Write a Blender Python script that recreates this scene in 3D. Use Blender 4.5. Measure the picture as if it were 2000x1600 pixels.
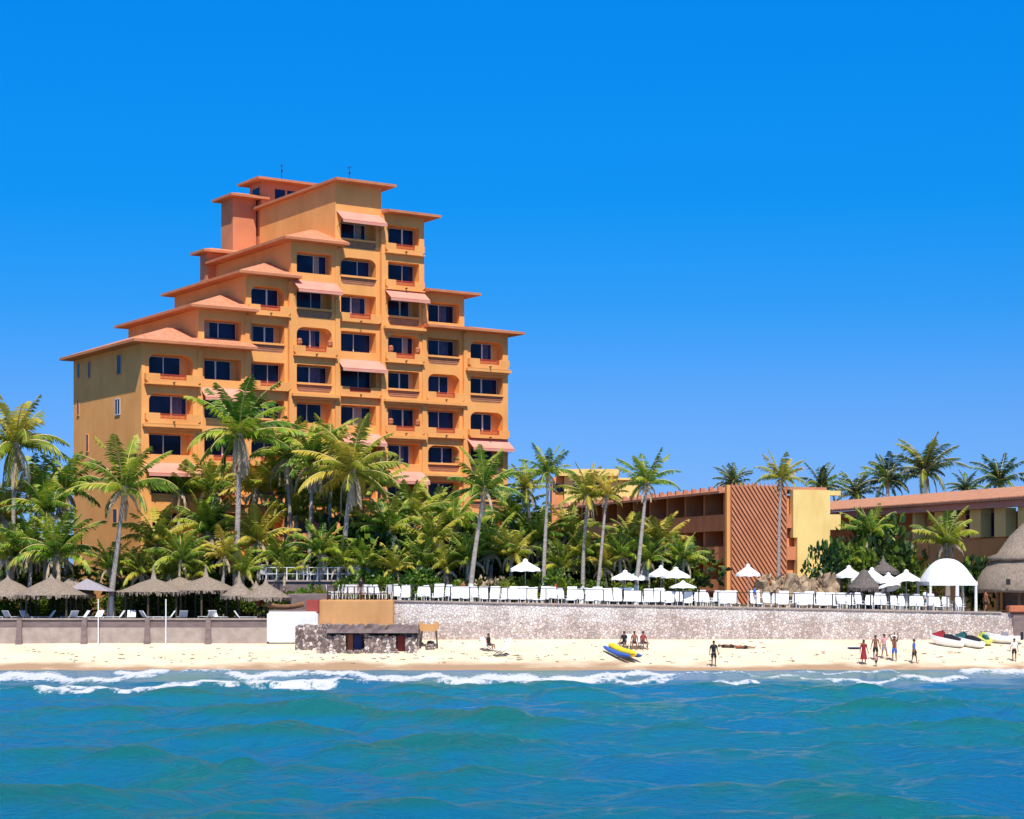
import bpy, bmesh, math, random
from mathutils import Vector, Matrix, noise
from mathutils.geometry import tessellate_polygon
R = math.radians
random.seed(7)
# ---------------------------------------------------------------- camera, sky, sun
HZ, F, CH = 1125.0, 3700.0, 6.5
scn = bpy.context.scene
for o in list(bpy.data.objects): bpy.data.objects.remove(o)
cam = bpy.data.objects.new('camera', bpy.data.cameras.new('camera')); scn.collection.objects.link(cam)
cam.location = (0, 0, CH); cam.rotation_euler = (R(90), 0, 0)
cam.data.sensor_width = 36; cam.data.lens = F/2000*36; cam.data.shift_y = (HZ-800)/2000
cam.data.clip_start = .5; cam.data.clip_end = 20000
scn.camera = cam
SUN_EL, SUN_AZ = R(56), R(172)      # azimuth clockwise from +Y: almost behind the camera, a little to the right
w = bpy.data.worlds.new('World'); scn.world = w; w.use_nodes = True
nt = w.node_tree; bg = nt.nodes['Background']
sky = nt.nodes.new('ShaderNodeTexSky'); sky.sky_type = 'NISHITA'; sky.sun_disc = False
sky.sun_elevation = SUN_EL; sky.sun_rotation = SUN_AZ; sky.air_density = 1.0; sky.dust_density = .3; sky.ozone_density = 2.0
# the photograph's azure grade of the clear sky, by elevation
tcw = nt.nodes.new('ShaderNodeTexCoord'); sxw = nt.nodes.new('ShaderNodeSeparateXYZ'); nt.links.new(tcw.outputs['Generated'], sxw.inputs[0])
rpw = nt.nodes.new('ShaderNodeValToRGB'); nt.links.new(sxw.outputs[2], rpw.inputs[0])
GR = [(0, (.25, .45, 1.1)), (.047, (.225, .44, 1.0)), (.088, (.19, .445, .95)), (.14, (.07, .475, .99)), (.192, (.018, .52, 1.08)), (.291, (.008, .62, 1.29)), (.5, (.68, .74, .98)), (1, (.95, .86, .95))]
while len(rpw.color_ramp.elements) < len(GR): rpw.color_ramp.elements.new(.5)
for e_, (p_, c_) in zip(rpw.color_ramp.elements, GR): e_.position = p_; e_.color = (c_[0]/1.3, c_[1]/1.3, c_[2]/1.3, 1)
mxw = nt.nodes.new('ShaderNodeMixRGB'); mxw.blend_type = 'MULTIPLY'; mxw.inputs[0].default_value = 1
nt.links.new(sky.outputs[0], mxw.inputs[1]); nt.links.new(rpw.outputs[0], mxw.inputs[2]); nt.links.new(mxw.outputs[0], bg.inputs[0]); bg.inputs[1].default_value = .15
sd = bpy.data.lights.new('sun', 'SUN'); sd.energy = 4.6; sd.angle = R(.5); sd.color = (1, .95, .87)
sun = bpy.data.objects.new('sun', sd); scn.collection.objects.link(sun)
sdir = Vector((math.sin(SUN_AZ)*math.cos(SUN_EL), math.cos(SUN_AZ)*math.cos(SUN_EL), math.sin(SUN_EL)))
sun.rotation_euler = sdir.to_track_quat('Z', 'Y').to_euler(); sun.location = (0, 0, 80)
scn.view_settings.view_transform = 'Standard'; scn.view_settings.look = 'None'; scn.view_settings.exposure = 0.25; scn.view_settings.gamma = 1
# ---------------------------------------------------------------- helpers
C = scn.collection
def at(px, py, Y): return Vector(((px-1000)/F*Y, Y, CH+(HZ-py)*Y/F))
def X(px, Y): return (px-1000)/F*Y
def Z(py, Y): return CH+(HZ-py)*Y/F
def tag(o, label=None, cat=None, group=None, kind=None):
    if label: o['label'] = label
    if cat: o['category'] = cat
    if group: o['group'] = group
    if kind: o['kind'] = kind
    return o
def empty(name, loc=(0, 0, 0), rz=0, label=None, cat=None, group=None):
    o = bpy.data.objects.new(name, None); C.objects.link(o); o.location = loc; o.rotation_euler = (0, 0, rz)
    o.empty_display_size = .3
    return tag(o, label, cat, group)
class MB:
    def __init__(s): s.v = []; s.f = []; s.m = []; s.sm = []; s.T = Matrix()
    def add(s, vs, fs, mi=0, smooth=False):
        b = len(s.v); T = s.T
        s.v += [T @ Vector(p) for p in vs]
        for f in fs: s.f.append([b+i for i in f]); s.m.append(mi); s.sm.append(smooth)
    def box(s, x0, x1, y0, y1, z0, z1, mi=0):
        s.add([(x0,y0,z0),(x1,y0,z0),(x1,y1,z0),(x0,y1,z0),(x0,y0,z1),(x1,y0,z1),(x1,y1,z1),(x0,y1,z1)],
              [(0,3,2,1),(4,5,6,7),(0,1,5,4),(1,2,6,5),(2,3,7,6),(3,0,4,7)], mi)
    def rings(s, rs, mi=0, smooth=True, cap=True):
        n = len(rs[0]); vs = [p for r in rs for p in r]; fs = []
        for k in range(len(rs)-1):
            for i in range(n):
                j = (i+1) % n; fs.append((k*n+i, k*n+j, (k+1)*n+j, (k+1)*n+i))
        s.add(vs, fs, mi, smooth)
        if cap:
            s.add(rs[0], [tuple(range(n))[::-1]], mi); s.add(rs[-1], [tuple(range(n))], mi)
    def tube(s, pts, rad, n=6, mi=0, cap=True):
        pts = [Vector(p) for p in pts]; rs = []
        if not hasattr(rad, '__len__'): rad = [rad]*len(pts)
        for i, p in enumerate(pts):
            d = (pts[min(i+1, len(pts)-1)]-pts[max(i-1, 0)]).normalized()
            a = d.cross(Vector((0, 1, 0))) if abs(d.y) < .9 else d.cross(Vector((1, 0, 0)))
            a.normalize(); b = d.cross(a)
            rs.append([p+(a*math.cos(t)+b*math.sin(t))*rad[i] for t in [2*math.pi*k/n for k in range(n)]])
        s.rings(rs, mi, True, cap)
    def lathe(s, prof, n=20, mi=0, jit=0, sx=1, sy=1, cap=False, c=(0, 0, 0)):
        rs = []
        for k, (r, z) in enumerate(prof):
            rs.append([(c[0]+sx*r*math.cos(2*math.pi*i/n), c[1]+sy*r*math.sin(2*math.pi*i/n),
                        c[2]+z+(random.uniform(-jit, jit) if r > .1 else 0)) for i in range(n)])
        s.rings(rs, mi, True, cap)
    def ball(s, c, rx, ry, rz, n=10, m=6, mi=0):
        prof = [(math.sin(math.pi*k/m)*1.0, -math.cos(math.pi*k/m)) for k in range(m+1)]
        s.rings([[(c[0]+rx*max(r, .01)*math.cos(2*math.pi*i/n), c[1]+ry*max(r, .01)*math.sin(2*math.pi*i/n), c[2]+rz*z) for i in range(n)] for r, z in prof], mi)
    def poly(s, outer, holes, tf, mi=0):     # flat polygon with holes, tf maps (a,b) to 3-D
        loops = [[Vector((a, b, 0)) for a, b in outer]]+[[Vector((a, b, 0)) for a, b in h] for h in holes]
        tris = tessellate_polygon(loops); flat = [p for l in loops for p in l]
        s.add([tf(p.x, p.y) for p in flat], [tuple(t) for t in tris], mi)
    def build(s, name, mats, parent=None, **k):
        me = bpy.data.meshes.new(name); me.from_pydata([tuple(v) for v in s.v], [], s.f)
        if not isinstance(mats, (list, tuple)): mats = [mats]
        for m in mats: me.materials.append(m)
        me.polygons.foreach_set('material_index', s.m); me.polygons.foreach_set('use_smooth', s.sm)
        me.update(); o = bpy.data.objects.new(name, me); C.objects.link(o)
        if parent: o.parent = parent
        return tag(o, **k)
def kids(o): return [c for c in bpy.data.objects if c.parent == o]
def copy_tree(o, parent=None):
    c = o.copy(); C.objects.link(c); c.parent = parent
    for ch in kids(o): copy_tree(ch, c)
    return c
cache = {}
def spawn(key, builder, loc, rz=0, sc=1, label=None, cat=None, group=None):
    if key in cache:
        o = copy_tree(cache[key])
        for q in ('label', 'category', 'group'):
            if q in o: del o[q]
    else: o = builder(); cache[key] = o
    o.location = loc; o.rotation_euler = (0, 0, rz)
    o.scale = (sc, sc, sc) if not hasattr(sc, '__len__') else sc
    return tag(o, label, cat, group)
# ---------------------------------------------------------------- materials
def mat(name, c, c2=None, rough=.85, scale=2.0, bump=0, bscale=8, spec=.25, stretch=(1, 1, 1), metal=0, world=False, detail=4):
    m = bpy.data.materials.new(name); m.use_nodes = True; n = m.node_tree.nodes; l = m.node_tree.links
    p = n['Principled BSDF']; p.inputs['Roughness'].default_value = rough; p.inputs['Metallic'].default_value = metal
    p.inputs['Specular IOR Level'].default_value = spec
    tc = n.new('ShaderNodeTexCoord'); mp = n.new('ShaderNodeMapping'); mp.inputs['Scale'].default_value = stretch
    l.new(tc.outputs['Object'], mp.inputs[0])
    if c2 is None: p.inputs['Base Color'].default_value = (*c, 1)
    else:
        nz = n.new('ShaderNodeTexNoise'); nz.inputs['Scale'].default_value = scale; nz.inputs['Detail'].default_value = detail
        cr = n.new('ShaderNodeValToRGB'); cr.color_ramp.elements[0].position = .35; cr.color_ramp.elements[1].position = .65
        cr.color_ramp.elements[0].color = (*c, 1); cr.color_ramp.elements[1].color = (*c2, 1)
        l.new(mp.outputs[0], nz.inputs['Vector']); l.new(nz.outputs[0], cr.inputs[0]); l.new(cr.outputs[0], p.inputs['Base Color'])
    if bump:
        nb = n.new('ShaderNodeTexNoise'); nb.inputs['Scale'].default_value = bscale; nb.inputs['Detail'].default_value = 6
        b = n.new('ShaderNodeBump'); b.inputs['Strength'].default_value = bump; b.inputs['Distance'].default_value = .1
        l.new(mp.outputs[0], nb.inputs['Vector']); l.new(nb.outputs[0], b.inputs['Height']); l.new(b.outputs[0], p.inputs['Normal'])
    return m
def streaks(m, amt=.25, sc=1.1):
    n = m.node_tree.nodes; l = m.node_tree.links; p = n['Principled BSDF']; src = p.inputs['Base Color'].links[0].from_socket
    tc = n.new('ShaderNodeTexCoord'); mp = n.new('ShaderNodeMapping'); mp.inputs['Scale'].default_value = (sc, sc, sc*.3); l.new(tc.outputs['Object'], mp.inputs[0])
    q = n.new('ShaderNodeTexNoise'); q.inputs['Scale'].default_value = .9; q.inputs['Detail'].default_value = 7; q.inputs['Roughness'].default_value = .6; l.new(mp.outputs[0], q.inputs['Vector'])
    r = n.new('ShaderNodeMapRange'); r.inputs['From Min'].default_value = .45; r.inputs['From Max'].default_value = .72; r.inputs['To Max'].default_value = amt; l.new(q.outputs[0], r.inputs[0])
    x = n.new('ShaderNodeMixRGB'); x.blend_type = 'MULTIPLY'; l.new(r.outputs[0], x.inputs[0]); l.new(src, x.inputs[1]); x.inputs[2].default_value = (.42, .33, .30, 1); l.new(x.outputs[0], p.inputs['Base Color'])
    return m
def rubble(name, cols, scale, mortar, bump=.8, whites=None):
    m = bpy.data.materials.new(name); m.use_nodes = True; n = m.node_tree.nodes; l = m.node_tree.links
    p = n['Principled BSDF']; p.inputs['Roughness'].default_value = .95; p.inputs['Specular IOR Level'].default_value = .1
    tc = n.new('ShaderNodeTexCoord')
    nz = n.new('ShaderNodeTexNoise'); nz.inputs['Scale'].default_value = scale*1.2
    mx0 = n.new('ShaderNodeMixRGB'); mx0.inputs[0].default_value = .12; l.new(tc.outputs['Object'], mx0.inputs[1]); l.new(nz.outputs['Color'], mx0.inputs[2])
    l.new(tc.outputs['Object'], nz.inputs['Vector'])
    v1 = n.new('ShaderNodeTexVoronoi'); v1.inputs['Scale'].default_value = scale; v2 = n.new('ShaderNodeTexVoronoi'); v2.feature = 'DISTANCE_TO_EDGE'; v2.inputs['Scale'].default_value = scale
    l.new(mx0.outputs[0], v1.inputs['Vector']); l.new(mx0.outputs[0], v2.inputs['Vector'])
    cr = n.new('ShaderNodeValToRGB'); cr.color_ramp.interpolation = 'CONSTANT'
    e = cr.color_ramp.elements
    while len(e) < len(cols): e.new(.5)
    for i, c in enumerate(cols): e[i].position = i/len(cols); e[i].color = (*c, 1)
    sp = n.new('ShaderNodeSeparateColor'); l.new(v1.outputs['Color'], sp.inputs[0]); l.new(sp.outputs[0], cr.inputs[0])
    ce = n.new('ShaderNodeValToRGB'); ce.color_ramp.elements[0].position = .02; ce.color_ramp.elements[1].position = .09
    l.new(v2.outputs['Distance'], ce.inputs[0])
    mx = n.new('ShaderNodeMixRGB'); l.new(ce.outputs[0], mx.inputs[0]); mx.inputs[1].default_value = (*mortar, 1); l.new(cr.outputs[0], mx.inputs[2])
    out = mx
    if whites:   # patches of old whitewash with ragged edges
        n2 = n.new('ShaderNodeTexNoise'); n2.inputs['Scale'].default_value = .55; n2.inputs['Detail'].default_value = 9; n2.inputs['Roughness'].default_value = .75
        mp = n.new('ShaderNodeMapping'); mp.inputs['Scale'].default_value = (.5, 1, 1.6); l.new(tc.outputs['Object'], mp.inputs[0]); l.new(mp.outputs[0], n2.inputs['Vector'])
        sx = n.new('ShaderNodeSeparateXYZ'); l.new(tc.outputs['Object'], sx.inputs[0])
        ma = n.new('ShaderNodeMath'); ma.operation = 'MULTIPLY_ADD'; ma.inputs[1].default_value = .17; ma.inputs[2].default_value = -.52
        l.new(sx.outputs[2], ma.inputs[0])
        ad = n.new('ShaderNodeMath'); ad.operation = 'ADD'; l.new(ma.outputs[0], ad.inputs[0]); l.new(n2.outputs[0], ad.inputs[1])
        c3 = n.new('ShaderNodeValToRGB'); c3.color_ramp.elements[0].position = .50; c3.color_ramp.elements[1].position = .60; l.new(ad.outputs[0], c3.inputs[0])
        sc = n.new('ShaderNodeMath'); sc.operation = 'MULTIPLY'; sc.inputs[1].default_value = .6; l.new(c3.outputs[0], sc.inputs[0])
        out = n.new('ShaderNodeMixRGB'); l.new(sc.outputs[0], out.inputs[0]); l.new(mx.outputs[0], out.inputs[1]); out.inputs[2].default_value = (*whites, 1)
    l.new(out.outputs[0], p.inputs['Base Color'])
    b = n.new('ShaderNodeBump'); b.inputs['Strength'].default_value = bump; b.inputs['Distance'].default_value = .12
    l.new(ce.outputs[0], b.inputs['Height']); l.new(b.outputs[0], p.inputs['Normal'])
    return m
M = {}
M['stucco'] = streaks(mat('stucco', (.90, .41, .125), (.83, .355, .10), scale=.35, bump=.15, bscale=6, detail=8), .14)
M['stucco_side'] = M['stucco']
M['red_stucco'] = mat('red_stucco', (.66, .25, .12), (.58, .21, .10), scale=.5, bump=.15)
M['brown_stucco'] = streaks(mat('brown_stucco', (.86, .36, .15), (.78, .31, .125), scale=.6, bump=.1), .3)
M['yellow'] = streaks(mat('yellow_stucco', (.92, .67, .25), (.88, .61, .21), scale=.4, bump=.1), .2)
M['ochre'] = streaks(mat('ochre_stucco', (.64, .34, .14), (.56, .29, .11), scale=.5, bump=.1), .3)
M['gable'] = mat('gable_stucco', (.42, .17, .08), (.36, .14, .07), scale=.7)
M['slat'] = mat('slat_stucco', (.64, .27, .14), (.56, .22, .11), scale=.7)
M['tile'] = mat('roof_tile', (.56, .20, .10), (.70, .31, .17), scale=1.5, bump=.6, bscale=5, stretch=(3, 1, 1))
M['tile2'] = mat('old_roof_tile', (.42, .17, .10), (.52, .24, .14), scale=2.5, bump=.6, bscale=6)
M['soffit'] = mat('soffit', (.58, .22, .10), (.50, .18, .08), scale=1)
M['tile3'] = mat('worn_roof_tile', (.46, .20, .11), (.58, .29, .17), scale=1.5, bump=.7, bscale=5, stretch=(3, 1, 1))
M['awning'] = mat('awning_cloth', (.72, .28, .20), (.68, .33, .24), scale=.8, rough=.9)
M['panel'] = mat('balcony_panel', (.40, .20, .10), (.32, .16, .09), scale=2, bump=.2)
M['redrail'] = mat('red_rail', (.50, .05, .02), (.42, .07, .03), scale=3, rough=.5)
M['white'] = mat('white_paint', (.80, .80, .78), (.72, .72, .70), scale=1.5, rough=.6)
M['canvas'] = mat('white_canvas', (.88, .88, .87), (.82, .83, .83), scale=1.2, rough=.9)
M['plastic'] = mat('white_plastic', (.82, .82, .82), rough=.4)
M['glass'] = mat('dark_glass', (.003, .005, .02), (.008, .016, .07), scale=.7, rough=.18, spec=.22, detail=1)
M['curtain'] = mat('curtain_cloth', (.05, .06, .12), (.10, .10, .16), scale=3)
M['curtain2'] = mat('pale_curtain', (.32, .27, .22), (.24, .22, .2), scale=3)
M['frame'] = mat('window_frame', (.62, .60, .56), rough=.5)
M['terracotta'] = mat('terracotta', (.50, .17, .08), (.42, .14, .07), scale=5)
M['trunk'] = mat('palm_trunk', (.33, .28, .24), (.46, .40, .36), scale=1.2, bump=.9, bscale=5, stretch=(1, 1, 5))
M['bark'] = mat('bark', (.10, .07, .05), (.18, .13, .09), scale=4, bump=.6)
M['dry'] = mat('dry_frond', (.40, .30, .19), (.55, .43, .29), scale=3, rough=.9)
M['drier'] = mat('brown_dry_leaf', (.25, .17, .10), (.34, .24, .13), scale=3)
M['rachis'] = mat('frond_stem', (.50, .42, .12), (.62, .48, .20), scale=2, rough=.6)
M['thatch'] = mat('thatch', (.27, .21, .16), (.42, .33, .25), scale=2.5, bump=.9, bscale=14, stretch=(2.5, 2.5, .7), detail=8)
M['thatch2'] = mat('dark_thatch', (.13, .11, .10), (.21, .175, .15), scale=2.5, bump=.9, bscale=14, stretch=(2.5, 2.5, .7), detail=8)
M['straw'] = mat('dry_straw', (.34, .24, .13), (.48, .36, .21), scale=3, bump=.9, bscale=12, stretch=(2, 2, .7))
M['wood'] = mat('wood', (.20, .10, .05), (.28, .15, .08), scale=3, bump=.4, stretch=(1, 1, 4))
M['pole'] = mat('dark_pole', (.06, .045, .035), (.10, .075, .055), scale=3)
M['concrete'] = mat('concrete', (.42, .34, .29), (.33, .26, .22), scale=1.6, bump=.3, detail=8)
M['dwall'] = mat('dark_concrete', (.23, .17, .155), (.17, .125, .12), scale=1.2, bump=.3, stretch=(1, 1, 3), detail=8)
M['floor'] = mat('terrace_paving', (.42, .36, .29), (.33, .28, .22), scale=.4, bump=.2)
M['soil'] = mat('soil', (.12, .10, .06), (.08, .10, .04), scale=.3, bump=.5)
M['metal'] = mat('dark_metal', (.03, .025, .025), rough=.5)
M['skin'] = mat('skin', (.22, .10, .055), rough=.6)
M['skin2'] = mat('tan_skin', (.33, .16, .09), rough=.6)
M['hair'] = mat('black_hair', (.015, .012, .01), rough=.6)
for k, c in dict(maroon=(.26, .02, .03), black=(.015, .015, .02), navy=(.02, .03, .12), blue=(.04, .12, .45), pinkc=(.6, .3, .32), grey=(.28, .25, .27),
                 whitec=(.8, .8, .8), brownc=(.30, .10, .05), teal=(.02, .09, .10), yellowp=(.85, .58, .03), limep=(.5, .55, .12), redp=(.28, .05, .04)).items():
    M[k] = mat('cloth_'+k, c, tuple(min(1, x*1.25+.005) for x in c), scale=9, rough=.75)
def leafmat(name, c1, c2, c3):
    m = bpy.data.materials.new(name); m.use_nodes = True; n = m.node_tree.nodes; l = m.node_tree.links; p = n['Principled BSDF']
    tc = n.new('ShaderNodeTexCoord'); nz = n.new('ShaderNodeTexNoise'); nz.inputs['Scale'].default_value = 1.3; nz.inputs['Detail'].default_value = 5
    oi = n.new('ShaderNodeObjectInfo'); ad = n.new('ShaderNodeVectorMath'); l.new(tc.outputs['Object'], ad.inputs[0])
    l.new(oi.outputs['Random'], ad.inputs[1]); l.new(ad.outputs[0], nz.inputs['Vector'])
    cr = n.new('ShaderNodeValToRGB'); e = cr.color_ramp.elements; e[0].position = .35; e[0].color = (*c1, 1); e[1].position = .68; e[1].color = (*c3, 1)
    x = e.new(.52); x.color = (*c2, 1); l.new(nz.outputs[0], cr.inputs[0])
    rm = n.new('ShaderNodeMapRange'); rm.inputs['From Min'].default_value = .35; rm.inputs['To Max'].default_value = .55; l.new(oi.outputs['Random'], rm.inputs[0])
    gm = n.new('ShaderNodeMixRGB'); l.new(rm.outputs[0], gm.inputs[0]); l.new(cr.outputs[0], gm.inputs[1]); gm.inputs[2].default_value = (min(1, c3[0]*1.7), c3[1]*1.15, c3[2]*1.3, 1); cr = gm
    l.new(cr.outputs[0], p.inputs['Base Color'])
    p.inputs['Roughness'].default_value = .45; p.inputs['Specular IOR Level'].default_value = .4
    tr = n.new('ShaderNodeBsdfTranslucent'); l.new(cr.outputs[0], tr.inputs[0]); mx = n.new('ShaderNodeMixShader'); mx.inputs[0].default_value = .38
    l.new(p.outputs[0], mx.inputs[1]); l.new(tr.outputs[0], mx.inputs[2]); l.new(mx.outputs[0], n['Material Output'].inputs[0])
    return m
M['leaf'] = leafmat('palm_leaf', (.028, .085, .012), (.10, .23, .018), (.28, .37, .03))
M['leafy'] = leafmat('young_palm_leaf', (.13, .30, .015), (.34, .45, .03), (.58, .50, .07))
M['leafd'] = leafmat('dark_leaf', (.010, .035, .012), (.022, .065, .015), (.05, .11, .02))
M['leafo'] = leafmat('far_palm_leaf', (.02, .055, .03), (.04, .10, .04), (.09, .15, .05))
M['stone'] = streaks(rubble('rubble_stone', [(.62, .50, .44), (.72, .60, .53), (.50, .39, .34), (.74, .65, .59), (.64, .53, .49), (.44, .36, .33), (.62, .50, .43)], 5.8, (.60, .52, .47), bump=.8, whites=(.84, .80, .76)), .5, .7)
M['ruin'] = rubble('ruin_stone', [(.36, .27, .23), (.22, .16, .14), (.50, .41, .36), (.66, .58, .52), (.15, .11, .10)], 4.4, (.20, .16, .15))
# ---------------------------------------------------------------- terrain: sea bed and beach, upper ground
def zb(Y, x=0):       # beach profile
    pts = [(60, -8), (110, -2.4), (127, -.55), (130.6, 0), (134, .46), (138, 1.1), (141, 1.72), (150, 1.95), (200, 2)]
    for (a, za), (b, zz) in zip(pts, pts[1:]):
        if Y <= b:
            z = za+(zz-za)*(Y-a)/(b-a); break
    z += .05*noise.noise((x*.12, Y*.3, 3)) + .12*noise.noise((x*.03, Y*.05, 9))*(1 if Y > 128 else .3)
    return z
def beach_at(px, py):
    a, b = 128.0, 141.5
    for _ in range(30):
        Y = (a+b)/2; x = X(px, Y)
        if HZ+(CH-zb(Y, x))*F/Y > py: a = Y
        else: b = Y
    return Vector((x, Y, zb(Y, x)))
WY = 142.0            # sea front wall line
def zt(x): return 4.58-(min(max(x, -9), 60)+9)*.0193
def frange(a, b, s):
    out = []; x = a
    while x < b-1e-6: out.append(x); x += s
    return out+[b]
xs = [-700, -400, -200, -120, -80, -60]+frange(-50, 50, .5)+[60, 80, 120, 200, 400, 700]
ys = [60, 90, 110, 118, 122]+frange(124, 143, .4)+[150]
b = MB(); n = len(xs)
b.add([(x, y, zb(y, x)) for y in ys for x in xs], [(j*n+i, j*n+i+1, (j+1)*n+i+1, (j+1)*n+i) for j in range(len(ys)-1) for i in range(n-1)], 0, True)
def sandmat():
    m = mat('sand', (.80, .67, .48), (.72, .59, .40), scale=.5, rough=.95, bump=.9, bscale=1.6, detail=12, spec=.1)
    nn = m.node_tree.nodes; l = m.node_tree.links; p = nn['Principled BSDF']
    src = p.inputs['Base Color'].links[0].from_socket
    tc = nn.new('ShaderNodeTexCoord'); sx = nn.new('ShaderNodeSeparateXYZ'); l.new(tc.outputs['Object'], sx.inputs[0])
    nz = nn.new('ShaderNodeTexNoise'); nz.inputs['Scale'].default_value = .16; nz.inputs['Detail'].default_value = 9; nz.inputs['Roughness'].default_value = .6; l.new(tc.outputs['Object'], nz.inputs['Vector'])
    ad = nn.new('ShaderNodeMath'); ad.operation = 'MULTIPLY_ADD'; ad.inputs[1].default_value = -1.5; l.new(nz.outputs[0], ad.inputs[0]); l.new(sx.outputs[2], ad.inputs[2])
    cr = nn.new('ShaderNodeValToRGB'); cr.color_ramp.elements[0].position = 0; cr.color_ramp.elements[1].position = .3
    aq = nn.new('ShaderNodeMath'); aq.operation = 'ADD'; aq.inputs[1].default_value = .62; l.new(ad.outputs[0], aq.inputs[0]); ad = aq
    l.new(ad.outputs[0], cr.inputs[0])
    mx = nn.new('ShaderNodeMixRGB'); l.new(cr.outputs[0], mx.inputs[0]); mx.inputs[1].default_value = (.40, .26, .16, 1); l.new(src, mx.inputs[2]); l.new(mx.outputs[0], p.inputs['Base Color'])
    return m
b.build('beach', sandmat(), kind='structure')
def zg(x, y):
    z = zt(x) if x > -14.6 else 3.25
    if y > 200: z += 0
    return z
xs2 = [-2500, -700, -300, -150, -80, -50, -30, -14.7, -14.5, -9, 0, 10, 20, 30, 40, 60, 100, 200, 500, 2500]
ys2 = [WY+.3, 146, 152, 160, 180, 220, 300, 600, 1500, 6000]
b = MB(); n = len(xs2)
b.add([(x, y, zg(x, y)) for y in ys2 for x in xs2], [(j*n+i, j*n+i+1, (j+1)*n+i+1, (j+1)*n+i) for j in range(len(ys2)-1) for i in range(n-1)], 0, False)
for p in range(len(b.f)): b.m[p] = 0 if p < 2*(n-1) else 1
b.build('ground', [M['floor'], M['soil']], kind='structure')
# ---------------------------------------------------------------- sea
FOAM = [ # px0,py0,px1,py1,width(px),strength
 (-60, 1322, 150, 1326, 13, 1), (140, 1328, 300, 1322, 8, .8), (225, 1318, 330, 1308, 8, 1), (-40, 1352, 200, 1352, 6, .75), (120, 1345, 330, 1347, 6, .8), (300, 1341, 470, 1336, 7, .9),
 (445, 1318, 600, 1318, 8, 1), (480, 1337, 665, 1337, 11, 1), (640, 1325, 800, 1332, 7, .9), (600, 1317, 900, 1326, 8, .9), (860, 1327, 1100, 1328, 12, 1), (1060, 1327, 1320, 1317, 9, 1),
 (1100, 1332, 1320, 1326, 5, .7), (1380, 1334, 1500, 1338, 4, .7), (1490, 1322, 1640, 1330, 4, .6), (1600, 1330, 1720, 1336, 4, .8), (1640, 1335, 1760, 1330, 4, .7), (1755, 1320, 1890, 1328, 6, .9),
 (1880, 1309, 2060, 1310, 14, 1), (350, 1312, 450, 1314, 4, .6), (1330, 1312, 1480, 1320, 3, .5), (1560, 1312, 1760, 1315, 3, .6)]
def foam_at(px, py):
    v = 0
    for a, c, d, e, wd, st in FOAM:
        t = (px-a)/(d-a)
        if -.06 < t < 1.06:
            yy = c+(e-c)*t+3.5*math.sin(px*.031+a)+2*math.sin(px*.083+c)
            ends = min(1, (t+.06)*6, (1.06-t)*6)
            k = 1-abs(py-yy)/(wd*(.55+.45*ends))
            v = max(v, k*st*ends**.5 if k > 0 else 0)
    return v
waves = []
rw = random.Random(4)
for lam, amp, sprd, cnt in ((15, .17, .3, 4), (8, .22, .5, 6), (4.2, .12, .75, 8), (1.9, .034, .9, 9), (1.0, .016, 1.1, 8)):
    for i in range(cnt):
        L = lam*rw.uniform(.75, 1.3); th = rw.gauss(0, sprd)
        waves.append((math.sin(th)*2*math.pi/L, math.cos(th)*2*math.pi/L, amp*rw.uniform(.5, 1), rw.uniform(0, 6.28), L))
def sea_z(x, y, fine=True):
    f = min(1, max(.07, (123-y)/26))
    z = 0; w0 = 2.2*noise.noise((x*.07, y*.05, 7)); w1 = 1.8*noise.noise((x*.22, y*.2, 17))
    for kx, ky, a, ph, L in waves:
        if L < 3: continue
        q = kx*x+ky*y+ph+(w0 if L > 5 else w0+w1); z += a*(math.sin(q)-.15*math.cos(2*q))*.85
    z += .22*noise.noise((x*.42+w1, y*.62, 31))+.16*noise.noise((x*.85, y*1.4, 41))+.10*noise.noise((x*1.9, y*2.4, 51))
    g = .75+.5*noise.noise((x*.06, y*.06, 1))
    return z*f*g
xs = [-3000, -1200, -500, -200, -110, -75, -58, -50]+frange(-44, 44, .2)+[50, 58, 75, 110, 200, 500, 1200, 3000]
ys = [-3000, -800, -200, -50, 0, 20, 32, 39, 43]; y = 46.0
while y < 131.5: ys.append(y); y += .16 if y < 70 else (.22 if y < 110 else .26)
b = MB(); n = len(xs); vs = []; fo = []
for y in ys:
    for x in xs:
        z = 0; fm = 0
        if 45 < y and abs(x) < 50:
            z = sea_z(x, y)
            if y > 95:
                fm = foam_at(1000+x/y*F, HZ+CH*F/y)
                z += fm*(.09+.10*noise.noise((x*1.5, y*1.5, 5)))
        vs.append((x, y, z)); fo.append(fm)
b.add(vs, [(j*n+i, j*n+i+1, (j+1)*n+i+1, (j+1)*n+i) for j in range(len(ys)-1) for i in range(n-1)], 0, True)
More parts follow.
